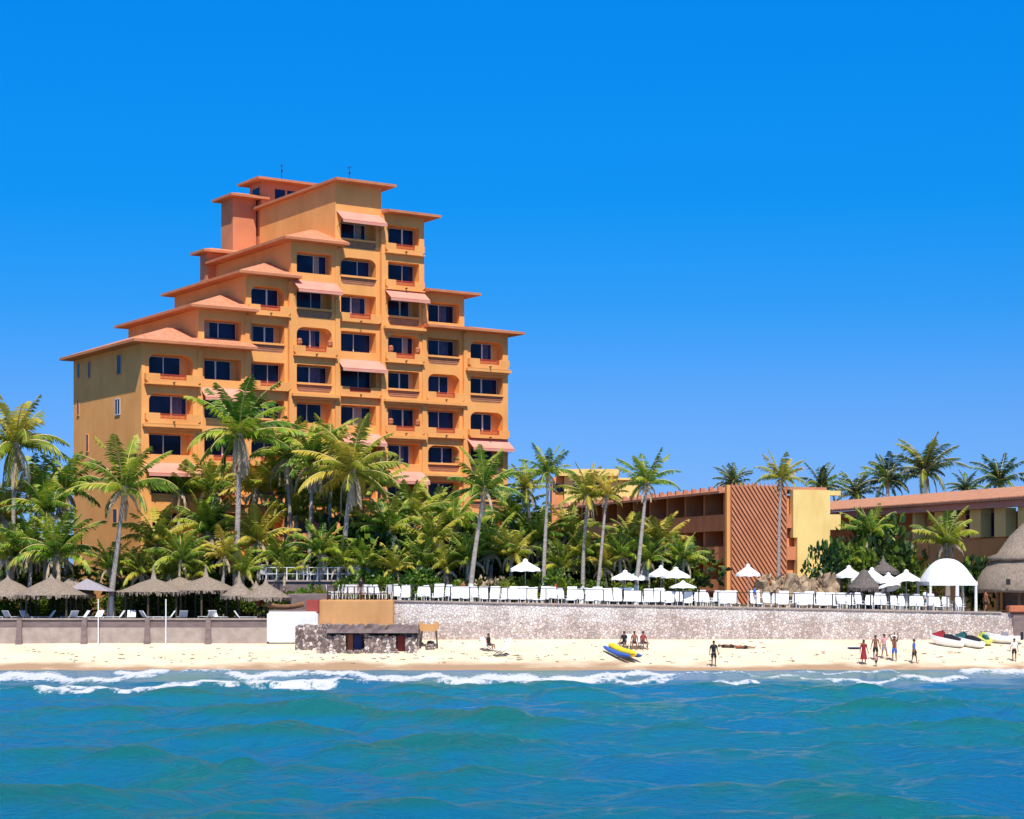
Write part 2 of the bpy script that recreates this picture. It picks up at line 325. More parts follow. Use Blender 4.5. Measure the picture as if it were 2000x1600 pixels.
def seamat():
    m = bpy.data.materials.new('sea_water'); m.use_nodes = True; n = m.node_tree.nodes; l = m.node_tree.links; p = n['Principled BSDF']
    p.inputs['Roughness'].default_value = .12; p.inputs['IOR'].default_value = 1.33; p.inputs['Specular IOR Level'].default_value = .48
    tc = n.new('ShaderNodeTexCoord')
    def nz(sc, st=(1, 1, 1), d=6, r=.55):
        mp = n.new('ShaderNodeMapping'); mp.inputs['Scale'].default_value = st; l.new(tc.outputs['Object'], mp.inputs[0])
        q = n.new('ShaderNodeTexNoise'); q.inputs['Scale'].default_value = sc; q.inputs['Detail'].default_value = d; q.inputs['Roughness'].default_value = r
        l.new(mp.outputs[0], q.inputs['Vector']); return q
    a = nz(.15, (1, .4, 1), 8, .65); cr = n.new('ShaderNodeValToRGB'); e = cr.color_ramp.elements
    e[0].position = .36; e[0].color = (.004, .19, .42, 1); e[1].position = .62; e[1].color = (.008, .215, .245, 1)
    x = e.new(.5); x.color = (.005, .205, .36, 1)
    l.new(a.outputs[0], cr.inputs[0])
    # green painted into the base colour by height, imitating sunlight through raised crests
    sz = n.new('ShaderNodeSeparateXYZ'); l.new(tc.outputs['Object'], sz.inputs[0]); hn = nz(.9, (.5, 1, 1), 6, .6)
    hm = n.new('ShaderNodeMath'); hm.operation = 'MULTIPLY_ADD'; hm.inputs[1].default_value = .25; l.new(hn.outputs[0], hm.inputs[0]); l.new(sz.outputs[2], hm.inputs[2])
    hr = n.new('ShaderNodeMapRange'); hr.interpolation_type = 'SMOOTHSTEP'; hr.inputs['From Min'].default_value = .24; hr.inputs['From Max'].default_value = .66; hr.inputs['To Max'].default_value = .8; l.new(hm.outputs[0], hr.inputs[0])
    hx = n.new('ShaderNodeMixRGB'); l.new(hr.outputs[0], hx.inputs[0]); l.new(cr.outputs[0], hx.inputs[1]); hx.inputs[2].default_value = (.01, .19, .165, 1); cr = hx
    at_ = n.new('ShaderNodeAttribute'); at_.attribute_name = 'foam'
    f1 = nz(3.2, (1, .22, 1), 10, .75)
    ad = n.new('ShaderNodeMath'); ad.operation = 'MULTIPLY_ADD'; ad.inputs[1].default_value = 2.6; l.new(f1.outputs[0], ad.inputs[0])
    l.new(at_.outputs['Fac'], ad.inputs[2])
    fr = n.new('ShaderNodeValToRGB'); fr.color_ramp.elements[0].position = 1.02/1.0 if False else .0; 
    mr = n.new('ShaderNodeMapRange'); mr.inputs['From Min'].default_value = 1.58; mr.inputs['From Max'].default_value = 1.9; l.new(ad.outputs[0], mr.inputs[0])
    gt = n.new('ShaderNodeMath'); gt.operation = 'MULTIPLY'; gt.inputs[1].default_value = 5; gt.use_clamp = True; l.new(at_.outputs['Fac'], gt.inputs[0])
    gm = n.new('ShaderNodeMath'); gm.operation = 'MULTIPLY'; l.new(gt.outputs[0], gm.inputs[0]); l.new(mr.outputs[0], gm.inputs[1]); mr = gm
    n.remove(fr)
    mx = n.new('ShaderNodeMixRGB'); l.new(mr.outputs[0], mx.inputs[0]); l.new(cr.outputs[0], mx.inputs[1]); mx.inputs[2].default_value = (.85, .87, .88, 1)
    l.new(mx.outputs[0], p.inputs['Base Color'])
    rr = n.new('ShaderNodeMapRange'); rr.inputs['To Min'].default_value = .2; rr.inputs['To Max'].default_value = .9; l.new(mr.outputs[0], rr.inputs[0]); l.new(rr.outputs[0], p.inputs['Roughness'])
    b1 = nz(2.4, (.55, 1, 1), 10, .72); bb = n.new('ShaderNodeBump'); bb.inputs['Strength'].default_value = 1.0; bb.inputs['Distance'].default_value = .42
    l.new(b1.outputs[0], bb.inputs['Height']); l.new(bb.outputs[0], p.inputs['Normal'])
    return m
sea = b.build('sea', seamat(), kind='structure')
at_ = sea.data.attributes.new('foam', 'FLOAT', 'POINT'); at_.data.foreach_set('value', fo)
# ---------------------------------------------------------------- the stepped hotel tower
HX0 = X(692, 168); HA = math.atan2(.555, .832)
ux, uy = math.cos(HA), math.sin(HA)
def T(px, s=0):      # local x on the facade line (depth s) that projects to px
    k = (px-1000)/F; ax = HX0-uy*s; ay = 168+ux*s
    return (k*ay-ax)/(ux-uy*k)
hotel = empty('hotel_tower', (HX0, 168, 3.2), HA, 'tall stepped orange hotel tower with tiled hip roofs and deep balconies', 'hotel')
HB = 3.2
def ZC(r): return 37.0-3.26*r-HB
G0 = 0.0
cb = [T(p) for p in (275, 385, 480, 565, 655, 745, 825, 905, 988)]
cb[0] = T(272)
tops = {0: 4, 1: 3, 2: 2, 3: 1, 4: 0, 5: 0, 6: 2, 7: 3}
yo = {0: -.55, 1: -.25, 2: -.05, 3: -.35, 4: 0, 5: -.3, 6: -.15, 7: -.35}
# opening kinds: shape r(ect) a(rch) ; lower: n(one) s(tepped parapet) b(eam and panel); + w awning, l ledge above, p pots
spec = {0: ['as', 'as', 'rnl', 'rnw', 'rs', 'rn'], 1: ['rnf', 'rn', 'rnw', 'rs', 'rs', 'rb', 'rn'], 2: ['as', 'rb', 'rs', 'rb', 'as', 'rs', 'rb', 'rn'],
        3: ['rnf', 'rbw', 'asp', 'rb', 'rnl', 'rs', 'rbw', 'rs', 'rn'], 4: ['rbw', 'ab', 'rs', 'rn', 'rsw', 'rn', 'rbw', 'rs', 'rb', 'rn'],
        5: ['rs', 'rs', 'rbw', 'aspl', 'rb', 'rspl', 'rnl', 'rnw', 'rb', 'rn'], 6: ['rn', 'rb', 'as', 'rsl', 'ab', 'rnfl', 'rs', 'rn'], 7: ['as', 'rbl', 'as', 'rnw', 'rb', 'rs', 'rn']}
wall = MB(); ztop = {}
def outline(x0, x1, z0, z1, rt, rb):
    pts = []
    for cx, cz, r, a0 in ((x1-rt, z1-rt*.8, rt, 0), (x0+rt, z1-rt*.8, rt, 90), (x0+rb, z0+rb, rb, 180), (x1-rb, z0+rb, rb, 270)):
        m = 6 if r > .12 else 1
        for k in range(m+1):
            a = R(a0+90*k/m); pts.append((cx+r*math.cos(a), cz+r*math.sin(a)*(.8 if a0 < 180 else 1)))
    return pts
rr = random.Random(11)
for c in range(8):
    x0, x1 = cb[c], cb[c+1]; o = yo[c]; top = tops[c]; wd = x1-x0
    for i, r in enumerate(range(top, 10)):
        s = spec[c][i] if i < len(spec[c]) else 'rn'
        zc = ZC(r); z0, z1 = zc-1.63, zc+1.63
        oo = o
        hx0, hx1 = x0+wd*.12, x1-wd*.12; hz1 = zc+.95
        hz0 = zc-1.45 if 'b' in s[1] else zc-.85
        rt = .75 if s[0] == 'a' else .08
        rb = .35 if s[1] == 'b' else .06
        hole = outline(hx0, hx1, hz0, hz1, rt, rb)
        wall.poly([(x0, z0), (x1, z0), (x1, z1), (x0, z1)], [hole], lambda a, q, oo=oo: (a, oo, q))
        nH = len(hole); D = oo+1.0
        wall.add([(a, oo, q) for a, q in hole]+[(a, D, q) for a, q in hole], [(k, (k+1) % nH, nH+(k+1) % nH, nH+k) for k in range(nH)])
        wall.add([(a, D, q) for a, q in hole], [tuple(range(nH))])
        wall.add([(x0, oo, z0), (x0, 1.45, z0), (x0, 1.45, z1), (x0, oo, z1)], [(0, 1, 2, 3)])
        wall.add([(x1, oo, z0), (x1, 1.45, z0), (x1, 1.45, z1), (x1, oo, z1)], [(3, 2, 1, 0)])
        # window at the back of the loggia
        wz0, wz1 = (zc-1.3 if s[1] == 'b' else zc-.83), zc+.86
        wx0, wx1 = hx0+.02, hx1-wd*(.13 if rr.random() < .5 and 'f' not in s else .02)
        if s[0] == 'a': wz1 = zc+.84; wx0 += .1; wx1 -= .1
        fr = MB(); t = .035; yy = D-.09
        for a0, a1, q0, q1 in ((wx0, wx0+t, wz0, wz1), (wx1-t, wx1, wz0, wz1), (wx0+t, wx1-t, wz1-t, wz1), (wx0+t, wx1-t, wz0, wz0+t)): fr.box(a0, a1, yy, D-.004, q0, q1)
        mx_ = wx0+(wx1-wx0)*rr.choice((.62, .64, .5)); mw = .07 if rr.random() < .6 else .03; fr.box(mx_-mw, mx_+mw, yy-.03, D-.004, wz0+t, wz1-t)
        wo = fr.build('window', M['frame'], hotel)
        pn = MB(); pn.box(wx0+t, mx_-mw, D-.05, D-.006, wz0+t, wz1-t); pn.box(mx_+mw, wx1-t, D-.05, D-.006, wz0+t, wz1-t); pn.build('pane', M['glass'], wo)
        if rr.random() < .6:
            cu = MB(); cw = (wx1-wx0)*rr.uniform(.12, .32); ca = wx0+t+.02 if rr.random() < .5 else mx_+mw+.02; k_ = 0; vs_ = []
            N_ = 10
            for q_ in (wz0+t+.02, wz1-t-.02):
                for j_ in range(N_+1): vs_.append((ca+cw*j_/N_, D-.058-.012*(j_ % 2), q_))
            cu.add(vs_, [(j_, j_+1, N_+2+j_, N_+1+j_) for j_ in range(N_)]); cu.build('curtain', M[rr.choice(('curtain', 'curtain', 'curtain2'))], wo)
        if s[1] == 's':
            pb = MB(); p = .5 if c in (0, 2, 7) else .34; ya = oo-p; nx0, nx1 = hx0+(hx1-hx0)*.2, hx1-(hx1-hx0)*.2
            bx0, bx1 = x0+wd*.03, x1-wd*.03; pz0, pz1 = zc-1.5, zc-.72; nzn = zc-1.18
            prof = [(bx0, pz0+.25), (bx0+.25, pz0), (bx1-.25, pz0), (bx1, pz0+.25), (bx1, pz1), (nx1, pz1), (nx1, nzn), (nx0, nzn), (nx0, pz1), (bx0, pz1)]
            pb.poly(prof, [], lambda a, q: (a, ya, q))
            m_ = len(prof); pb.add([(a, ya, q) for a, q in prof]+[(a, oo-.003, q) for a, q in prof], [(k, (k+1) % m_, m_+(k+1) % m_, m_+k) for k in range(m_)])
            pb.box(bx0-.02, bx1+.02, ya-.05, oo-.002, pz0-.12, pz0-.004) if rr.random() < .5 else None
            par = pb.build('balcony_parapet', M['stucco'], hotel)
            rl = MB(); rl.box(nx0+.004, nx1-.004, ya+.06, ya+.12, pz1-.09, pz1-.02); rl.box(nx0+.004, nx1-.004, ya+.06, ya+.12, nzn+.02, nzn+.08)
            k = nx0+.08
            while k < nx1-.05: rl.box(k, k+.05, ya+.07, ya+.105, nzn+.08, pz1-.09); k += .11
            rl.build('railing', M['redrail'], par)
            # water spout under the parapet
            sp = MB(); sp.box((x0+x1)/2-.05, (x0+x1)/2+.05, ya-.28, ya-.004, pz0+.02, pz0+.12); sp.build('spout', M['pole'], par)
        elif s[1] == 'b':
            bm_ = MB(); bm_.box(hx0-.05, hx1+.05, oo-.06, oo+.16, zc-.8, zc-.62); bo = bm_.build('balcony_beam', M['stucco'], hotel)
            pp = MB(); pp.box(hx0+.01, hx1-.01, oo+.10, oo+.16, zc-1.44, zc-.803)
            pp.build('panel', M['panel'], bo)
            bl = MB()
            for q in (-1.3, -1.12, -.95): bl.box(hx0+.1, hx1-.1, oo+.07, oo+.097, zc+q, zc+q+.05)
            bl.build('slat', M['soffit'], bo)
        if 'l' in s:
            lg = MB(); lg.box(x0-.06, x1+.06, oo-.55, oo-.003, zc+1.38, zc+1.62); lg.box(x0+.15, x1-.15, oo-.35, oo-.004, zc+1.20, zc+1.377); lg.build('ledge', M['stucco'], hotel)
        if 'w' in s:
            aw = MB(); ax0, ax1 = x0+.1, x1-.1; a0, a1 = oo-.02, oo-1.25; q0, q1 = zc+1.72, zc+.82
            aw.add([(ax0, a0, q0), (ax1, a0, q0), (ax1, a1, q1), (ax0, a1, q1), (ax0, a0, q0-.05), (ax1, a0, q0-.05), (ax1, a1+.02, q1-.05), (ax0, a1+.02, q1-.05)],
                   [(0, 3, 2, 1), (4, 5, 6, 7), (0, 1, 5, 4), (1, 2, 6, 5), (2, 3, 7, 6), (3, 0, 4, 7)])
            aw.box(ax0, ax1, a1-.01, a1+.015, q1-.28, q1-.052)
            awo = aw.build('awning', M['awning'], hotel)
            am = MB()
            for k in (ax0+.1, ax1-.1): am = MB(); am.tube([(k, oo-.03, zc+.3), (k, a1+.05, q1-.1)], .025, 5); am.build('awning_arm', M['metal'], awo)
        if 'p' in s:
            for k in (hx0+.2, hx1-.25):
                pt = MB(); pt.lathe([(.01, 0), (.16, 0), (.25, .3), (.22, .34), (.01, .34)], 12, c=(k, oo-.16, zc-.718)); po = pt.build('pot', M['terracotta'], hotel)
                pl = MB(); pl.ball((k, oo-.16, zc-.718+.45), .26, .2, .2, 8, 5); pl.build('plant', M['terracotta'], po)
    # wall above the top opening and below the lowest
    ze = {0: ZC(4)+1.75, 1: ZC(3)+1.75, 2: ZC(2)+1.75, 3: ZC(1)+1.75, 4: 41.2-HB, 5: ZC(0)+1.9, 6: ZC(2)+1.75, 7: ZC(3)+1.75}[c]
    ztop[c] = ze; zz = ZC(top)+1.63
    wall.add([(x0, o, zz), (x1, o, zz), (x1, o, ze), (x0, o, ze), (x0, 1.45, zz), (x1, 1.45, zz), (x1, 1.45, ze), (x0, 1.45, ze)], [(0, 1, 2, 3), (1, 5, 6, 2), (4, 0, 3, 7)])
    zl = ZC(9)-1.63
    wall.box(x0, x1, o-.2, 1.45, 0, zl)
    wall.box(x0+(.0 if c else 0), x1, 1.45, 15, 0, ze)
xm = cb[2]
wall.build('wall', M['stucco'], hotel)
# slim pilaster strips between the bays, swelling towards the base as on the real tower
for c in range(1, 8):
    hi = min(ztop[c-1], ztop[c])-.2; pl = MB(); x = cb[c]; ya = min(yo[c-1], yo[c])
    pl.rings([[(x-.32, ya-.30, 0), (x+.32, ya-.30, 0), (x+.26, ya+.4, 0), (x-.26, ya+.4, 0)],
              [(x-.26, ya-.17, hi*.5), (x+.26, ya-.17, hi*.5), (x+.2, ya+.4, hi*.5), (x-.2, ya+.4, hi*.5)],
              [(x-.20, ya-.07, hi), (x+.20, ya-.07, hi), (x+.2, ya+.4, hi), (x-.2, ya+.4, hi)]], 0, False)
    pl.build('pilaster', M['stucco'], hotel)
# battered corner buttress at the left corner
bt = MB(); x = cb[0]
bt.rings([[(x-.35, yo[0]-.6, 0), (x+1.0, yo[0]-.6, 0), (x+1.0, .6, 0), (x-.35, .6, 0)], [(x-.1, yo[0]-.14, 17), (x+.45, yo[0]-.14, 17), (x+.45, .6, 17), (x-.1, .6, 17)],
          [(x-.03, yo[0]-.03, 21.3), (x+.22, yo[0]-.03, 21.3), (x+.22, .6, 21.3), (x-.03, .6, 21.3)]], 0, False)
bt.build('buttress', M['stucco'], hotel)
def hip(name, xa, xb, ya, yb, z, iL, iR, iF, iB, rise, th=.22, parent=hotel, m=None):
    r = MB(); lo = [(xa, ya, z), (xb, ya, z), (xb, yb, z), (xa, yb, z)]
    md = [(a, q, z+th) for a, q, _ in lo]; hi_ = [(xa+iL, ya+iF, z+th+rise), (xb-iR, ya+iF, z+th+rise), (xb-iR, yb-iB, z+th+rise), (xa+iL, yb-iB, z+th+rise)]
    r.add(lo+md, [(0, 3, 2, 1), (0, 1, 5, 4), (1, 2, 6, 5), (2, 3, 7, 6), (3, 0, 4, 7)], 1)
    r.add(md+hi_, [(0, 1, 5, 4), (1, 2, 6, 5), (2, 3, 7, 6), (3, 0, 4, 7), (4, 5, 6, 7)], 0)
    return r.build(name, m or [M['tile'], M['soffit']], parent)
OV = 1.15
def roofL(c, xr, cc=None):
    hip('roof', cb[c]-OV, xr, yo[c]-OV, 15+.5, ztop[c], 5, 0, 5, 5, 1.75)
roofL(0, T(487)); roofL(1, T(492)); roofL(2, T(578)); roofL(3, T(667))
hip('roof', cb[4]-.5, cb[5]+.9, -OV, 15+.9, ztop[4], 2.6, 2.6, 3, 3, .45)
hip('roof', cb[5]-.02, cb[6]+OV, yo[5]-OV, 15+OV, ztop[5], 0, 4.5, 4.5, 4.5, .7)
hip('roof', cb[6]-.02, cb[7]+OV, yo[6]-OV, 15+OV, ztop[6], 0, 4.5, 4.5, 4.5, .8)
hip('roof', T(822), cb[8]+OV, yo[7]-OV, 15+OV, ztop[7], 0, 4.5, 4.5, 4.5, .8)
# rear blocks seen above the left roofs
rb = MB(); rb.box(-7.3, -2, 15.004, 16.6, 20, 36.6-HB); rb.box(-4.3, -1.9, 15.8, 18.4, 25, 42.2-HB)
rb.build('wall', M['red_stucco'], hotel)
hip('roof', -8.0, -2, 14.2, 17.3, 36.6-HB, 1.5, 0, 1.5, 1.5, .4); hip('roof', -5.0, -1.0, 14.7, 19.1, 42.2-HB, 1.5, 1.5, 1.8, 1.8, .45)
ph = MB(); ph.box(-1.7, 4.3, 15.004, 17.6, 30, 43.9-HB); pho = ph.build('penthouse', M['red_stucco'], hotel)
po = MB()
for a in (-.3, 1.0): po.box(a, a+1.05, 14.95, 15.0, 42.2-HB, 43.3-HB)
po.build('pane', M['glass'], pho)
po = MB(); po.box(-1.745, -1.702, 15.5, 16.9, 42.1-HB, 43.4-HB); po.build('pane', M['glass'], pho)
hip('roof', -2.6, 5.3, 13.9, 18.5, 43.9-HB, 2.2, 2.2, 2.2, 2.2, .5)
for px, y_, zz in ((550, 16, 44.9), (682, 5, 42.9)):
    an = MB(); x = T(px, y_); an.tube([(x, y_, zz-HB-.3), (x, y_, zz-HB+1.1)], .03, 5); an.tube([(x-.25, y_, zz-HB+.9), (x+.25, y_, zz-HB+1.05)], .025, 5)
    an.ball((x+.05, y_, zz-HB+.5), .10, .07, .12, 8, 5); an.build('antenna', M['metal'], hotel)
# windows on the left wall (x = cb[0] plane and the tiers above)
def side_win(px, py, wpx, hpx, c=0, two=False, arch=False):
    xp = cb[c]; k = (px-1000)/F   # point on plane local x = xp
    # world = origin + xp*u + s*v ; solve for s
    ax = HX0+ux*xp; ay = 168+uy*xp; s = (ax-k*ay)/(uy+k*ux); Y = ay+ux*s
    if s > 14 or s < .3: return
    zc = Z(py, Y)-HB; w_ = wpx/F*Y/.555/1.15*.8; h_ = hpx/F*Y
    fr = MB(); t = .07
    fr.box(xp-.09, xp-.003, s-w_/2-t, s+w_/2+t, zc-h_/2-t, zc-h_/2); fr.box(xp-.05, xp-.003, s-w_/2-t, s-w_/2, zc-h_/2, zc+h_/2); fr.box(xp-.05, xp-.003, s+w_/2, s+w_/2+t, zc-h_/2, zc+h_/2)
    fr.box(xp-.06, xp-.003, s-w_/2-t, s+w_/2+t, zc+h_/2, zc+h_/2+t)
    if two: fr.box(xp-.05, xp-.003, s-.06, s+.06, zc-h_/2, zc+h_/2)
    o = fr.build('window', M['stucco'] if not two else M['frame'], hotel)
    pn = MB(); pn.box(xp-.035, xp-.004, s-w_/2+.002, s+w_/2-.002, zc-h_/2+.002, zc+h_/2-.002); pn.build('pane', M['glass'], o)
for a in ((154, 724, 8, 28), (175, 723, 9, 30), (233, 713, 16, 37), (153, 797, 7, 28), (230, 795, 18, 29, 0, True), (150, 866, 7, 28), (171, 866, 8, 32), (225, 1008, 16, 26), (160, 1045, 8, 40),
          (248, 655, 9, 22, 1), (340, 587, 8, 20, 2), (396, 536, 9, 20, 3), (425, 525, 8, 16, 3), (338, 655, 6, 8, 1), (508, 462, 10, 22, 4)):
    side_win(*a)
# ---------------------------------------------------------------- mid building with the herringbone gable
def lowrise(px, Y, label, name='hotel_wing', z=3.6):
    return empty(name, (X(px, Y), Y, z), math.atan2(-.951, .309), label, 'hotel wing')
mb = lowrise(1425, 165, 'three storey brown hotel wing with long balconies and a diagonal slatted gable end')
z0 = 3.6; TOPZ = Z(948, 165)-z0; L = 46
fl = [Z(p, 165)-z0 for p in (1155, 1099, 1036)]      # undersides of the three balcony bands
bt_ = [Z(p, 165)-z0 for p in (1132, 1067, 1004)]
wl = MB(); wl.box(-L, 0, 1.9, 5.4, 0, TOPZ-.5)              # inner wall
wl.box(-.35, 0, 0, 1.898, 0, TOPZ-.5)
wl.box(-L, -.36, 2.5, 12, 0, TOPZ-.51) if False else None
wl.box(-L, -.5, 5.402, 9.4, 0, TOPZ-.8)
wl.build('wall', M['brown_stucco'], mb)
for k in range(3):
    bn = MB(); bn.box(-L, -.353, -.05, .12, fl[k], bt_[k]); bn.box(-L, -.353, .121, 1.897, fl[k]-.0, fl[k]+.2); bn.build('balcony', M['brown_stucco'], mb)
x = -3.2
n_ = 0
while x > -L:
    for k in range(3):
        zb_ = fl[k]+.25; zt_ = (fl[k+1] if k < 2 else TOPZ-.6)
        d = MB(); d.box(x-1.1, x+.1, 1.84, 1.897, zb_, zt_-.35); d.build('glass_door', M['glass'], mb)
    pr = MB(); pr.box(x+1.6, x+1.85, .13, 1.83, 0, TOPZ-.55); pr.build('partition', M['brown_stucco'], mb)
    x -= 4.3
# gable end with slats
gb = MB(); gb.box(.0, .25, -.15, 5.4, 0, TOPZ); gbo = gb.build('gable_wall', M['gable'], mb)
sl = MB()
import itertools
def clipseg(p, q, x0, x1, y0, y1):
    t0, t1 = 0, 1; dx, dy = q[0]-p[0], q[1]-p[1]
    for a, b_ in ((-dx, p[0]-x0), (dx, x1-p[0]), (-dy, p[1]-y0), (dy, y1-p[1])):
        if a == 0:
            if b_ < 0: return None
        else:
            r = b_/a
            if a < 0: t0 = max(t0, r)
            else: t1 = min(t1, r)
    if t0 >= t1: return None
    return (p[0]+t0*dx, p[1]+t0*dy), (p[0]+t1*dx, p[1]+t1*dy)
def slats(y0, y1, sgn):
    c = -16.0
    while c < 26:
        sg = clipseg((y0-20, c+sgn*(-20)*1.45), (y1+20, c+sgn*(y1-y0+20)*1.45), y0, y1, .1, TOPZ-.05)
        if sg:
            (a, q), (d, e) = sg
            if abs(a-d) > .1: sl.add([(.252, a, q), (.252, d, e), (.36, d, e), (.36, a, q), (.252, a, q+.30), (.252, d, e+.30), (.36, d, e+.30), (.36, a, q+.30)],
                   [(0, 1, 2, 3), (4, 7, 6, 5), (0, 4, 5, 1), (3, 2, 6, 7), (0, 3, 7, 4), (1, 5, 6, 2)])
        c += .58
slats(.05, 5.3, -1)
sl.build('slats', M['slat'], gbo)
ed = MB(); ed.box(.001, .42, -.45, -.153, 0, TOPZ+.02); ed.build('corner_pier', M['stucco'], mb)
for k in range(3): rc = MB(); rc.box(-.3, .1, 5.41, 7.2, fl[k]+.25, bt_[k]-.0); rc.build('balcony', M['red_stucco'], mb)
yw = MB(); yw.box(-.2, .45, 6.3, 9.5, 0, Z(957, 167)-z0); yw.box(-.2, .45, 5.9, 6.297, fl[2]-.6, Z(957, 167)-z0-.004); yw.box(-.2, .3, 5.6, 6.296, 0, .6)
yw.build('stair_wall', M['yellow'], mb)
yb = MB(); yb.box(-.9, .35, 9.502, 10.6, Z(1035, 168)-z0, Z(1005, 168)-z0); yb.build('balcony', M['yellow'], mb); yb = MB(); yb.box(-.9, .35, 9.502, 10.6, Z(968, 168)-z0, Z(959, 168)-z0); yb.build('roof_canopy', M['yellow'], mb)
rf = MB(); rf.add([(-L-1, -1.0, TOPZ-.5), (.0, -1.0, TOPZ-.5), (0, 2.6, TOPZ+.15), (-L-1, 2.6, TOPZ+.15), (-L-1, -1.0, TOPZ-.72), (0, -1.0, TOPZ-.72), (0, 2.6, TOPZ-.1), (-L-1, 2.6, TOPZ-.1),
                   ], [(0, 1, 2, 3), (4, 7, 6, 5), (0, 4, 5, 1), (1, 5, 6, 2), (3, 7, 4, 0)])
rf.box(-L-1, -.0, 2.6, 9.4, TOPZ-.3, TOPZ-.05)
for k in range(int(L/1.9)): rf.box(-1.4-k*1.9, -1.15-k*1.9, -.55, -.15, TOPZ-.41, TOPZ-.02)
rf.build('roof', M['tile2'], mb)
# right wing
rw_ = lowrise(1628, 185, 'long two storey orange wing with a tiled roof running off the right of the photo'); z0 = 3.6
E = Z(1000, 185)-z0; Rg = Z(975, 188)-z0; L2 = 40
wl = MB(); wl.box(-8, 15.5, 2, 9, 0, E); wl.box(15.5, L2, 1.0, 9, 0, E-.9)
wl.build('wall', M['brown_stucco'], rw_)
ow = MB(); ow.box(17.5, L2, .2, .998, 0, E-3.1); ow.box(34.5, L2, .2, .997, E-3.098, E-2.0); ow.build('front_wall', M['ochre'], rw_)
rf = MB(); rf.add([(-9, -.9, E+.15), (L2, -.9, E+.15), (L2, 3.6, Rg), (-9, 3.6, Rg), (-9, -.9, E-.05), (L2, -.9, E-.05), (L2, 3.6, Rg-.2), (-9, 3.6, Rg-.2)], [(0, 1, 2, 3), (4, 7, 6, 5), (0, 4, 5, 1), (1, 5, 6, 2), (3, 7, 4, 0)])
rf.add([(-9, 3.6, Rg), (L2, 3.6, Rg), (L2, 9.6, E), (-9, 9.6, E)], [(0, 1, 2, 3)])
for k in range(115): rf.box(-8.8+k*.42, -8.8+k*.42+.16, -.93, -.7, E+.13, E+.22)
rf.build('roof', M['tile3'], rw_)
fa = MB(); fa.box(-9, L2, -.6, -.35, E-.62, E-.055); fa.build('fascia', M['awning'], rw_)
def lx(px):      # local x on right wing facade plane y=0
    k = (px-1000)/F; ax, ay = X(1628, 185), 185.0
    return (k*ay-ax)/(.309+k*.951)
for p0, p1 in ((1757, 1783), (1868, 1893), (1918, 1943), (1968, 1987)):
    d = MB(); d.box(lx(p0), lx(p1), (1.9 if lx(p1) < 15.5 else .93), (1.997 if lx(p1) < 15.5 else .994), E-2.9, E-.95); d.build('window_pane', M['glass'], rw_)
for p0, p1 in ((1784, 1790), (1827, 1845), (1896, 1917), (1944, 1966), (1990, 2010)):
    d = MB(); d.box(lx(p0), lx(p1), -.1, .9, E-3.0, E-.63); d.build('pier', M['yellow'], rw_)
for p0, p1, q0, q1 in ((1640, 1800, 1070, 1040), (1745, 1830, 1022, 1054)):
    pass
bl = MB(); bl.box(lx(1650), lx(1812), .2, .5, E-4.6, E-3.1); bl.build('balcony', M['brown_stucco'], rw_)
for px in (1916, 1954):
    x = lx(px); lm = MB(); lm.ball((x, .02, E-5.0), .22, .16, .16, 8, 5); lm.build('wall_lamp', M['white'], rw_)
# yellow block far behind
yh = empty('apartment_block', (X(1150, 215), 215, 4), 0, 'yellow flat roofed building half hidden by palms behind the brown wing', 'building')
q = lambda px: X(px, 215)-X(1150, 215); zz = lambda py: Z(py, 215)-4
b = MB(); b.box(q(1102), q(1207), 0, 10, 0, zz(930)); b.box(q(1209), q(1250), 1, 9, 0, zz(937)); b.build('wall', M['yellow'], yh)
b = MB(); b.box(q(1088), q(1208), -.8, 10.5, zz(930)+.003, zz(917)); b.box(q(1206), q(1252), .6, 9.4, zz(937)+.003, zz(933)); b.build('roof', M['yellow'], yh)
b = MB(); b.box(q(1078), q(1101), .6, 10, 0, zz(932)); b.build('loggia_painted_shade', M['brown_stucco'], yh)  # solid brown box, the balcony's shade is put into its colour
for a, c_, d, e in ((1080, 1100, 945, 960), (1120, 1140, 940, 956), (1160, 1176, 942, 956)):
    b = MB(); b.box(q(a), q(c_), -.06 if a > 1101 else .53, -.004 if a > 1101 else .597, zz(e), zz(d)); b.build('window_pane', M['glass'], yh)
# ---------------------------------------------------------------- walls of the sea front
def swall(name, px0, px1, Y0, Y1, top, bot, m, label, th=.6, topf=None):
    b = MB(); n = max(2, int(abs(px1-px0)/18)); a = []
    for i in range(n+1):
        px = px0+(px1-px0)*i/n; Y = Y0+(Y1-Y0)*i/n; x = X(px, Y); zt_ = topf(x) if topf else Z(top, Y)
        j = .03*noise.noise((x, 0, 0)); a.append([(x, Y+j-.35, bot), (x, Y+j, zt_), (x, Y+th, zt_), (x, Y+th, bot)])
    b.rings(a, 0, False); return b.build(name, m, None, label=label, cat='wall')
sw = swall('sea_wall', 765, 1978, WY, WY, 0, .9, M['stone'], 'long whitewashed rubble stone wall holding up the terrace of white chairs', topf=lambda x: zt(x)-.004)
swall('sea_wall', 2046, 4600, WY, WY, 0, .9, M['stone'], 'continuation of the stone wall right of the dark gate block', topf=lambda x: zt(x)+.05)
cp = MB()
for i in range(41):
    xa, xb_ = -8.9+i*1.14, -8.9+(i+1)*1.14-.02
    if xb_ < X(1978, WY): cp.add([(xa, WY-.12, zt(xa)+.0), (xb_, WY-.12, zt(xb_)), (xb_, WY+.62, zt(xb_)), (xa, WY+.62, zt(xa)), (xa, WY-.12, zt(xa)+.11), (xb_, WY-.12, zt(xb_)+.11), (xb_, WY+.62, zt(xb_)+.11), (xa, WY+.62, zt(xa)+.11)],
        [(0, 3, 2, 1), (4, 5, 6, 7), (0, 1, 5, 4), (1, 2, 6, 5), (2, 3, 7, 6), (3, 0, 4, 7)])
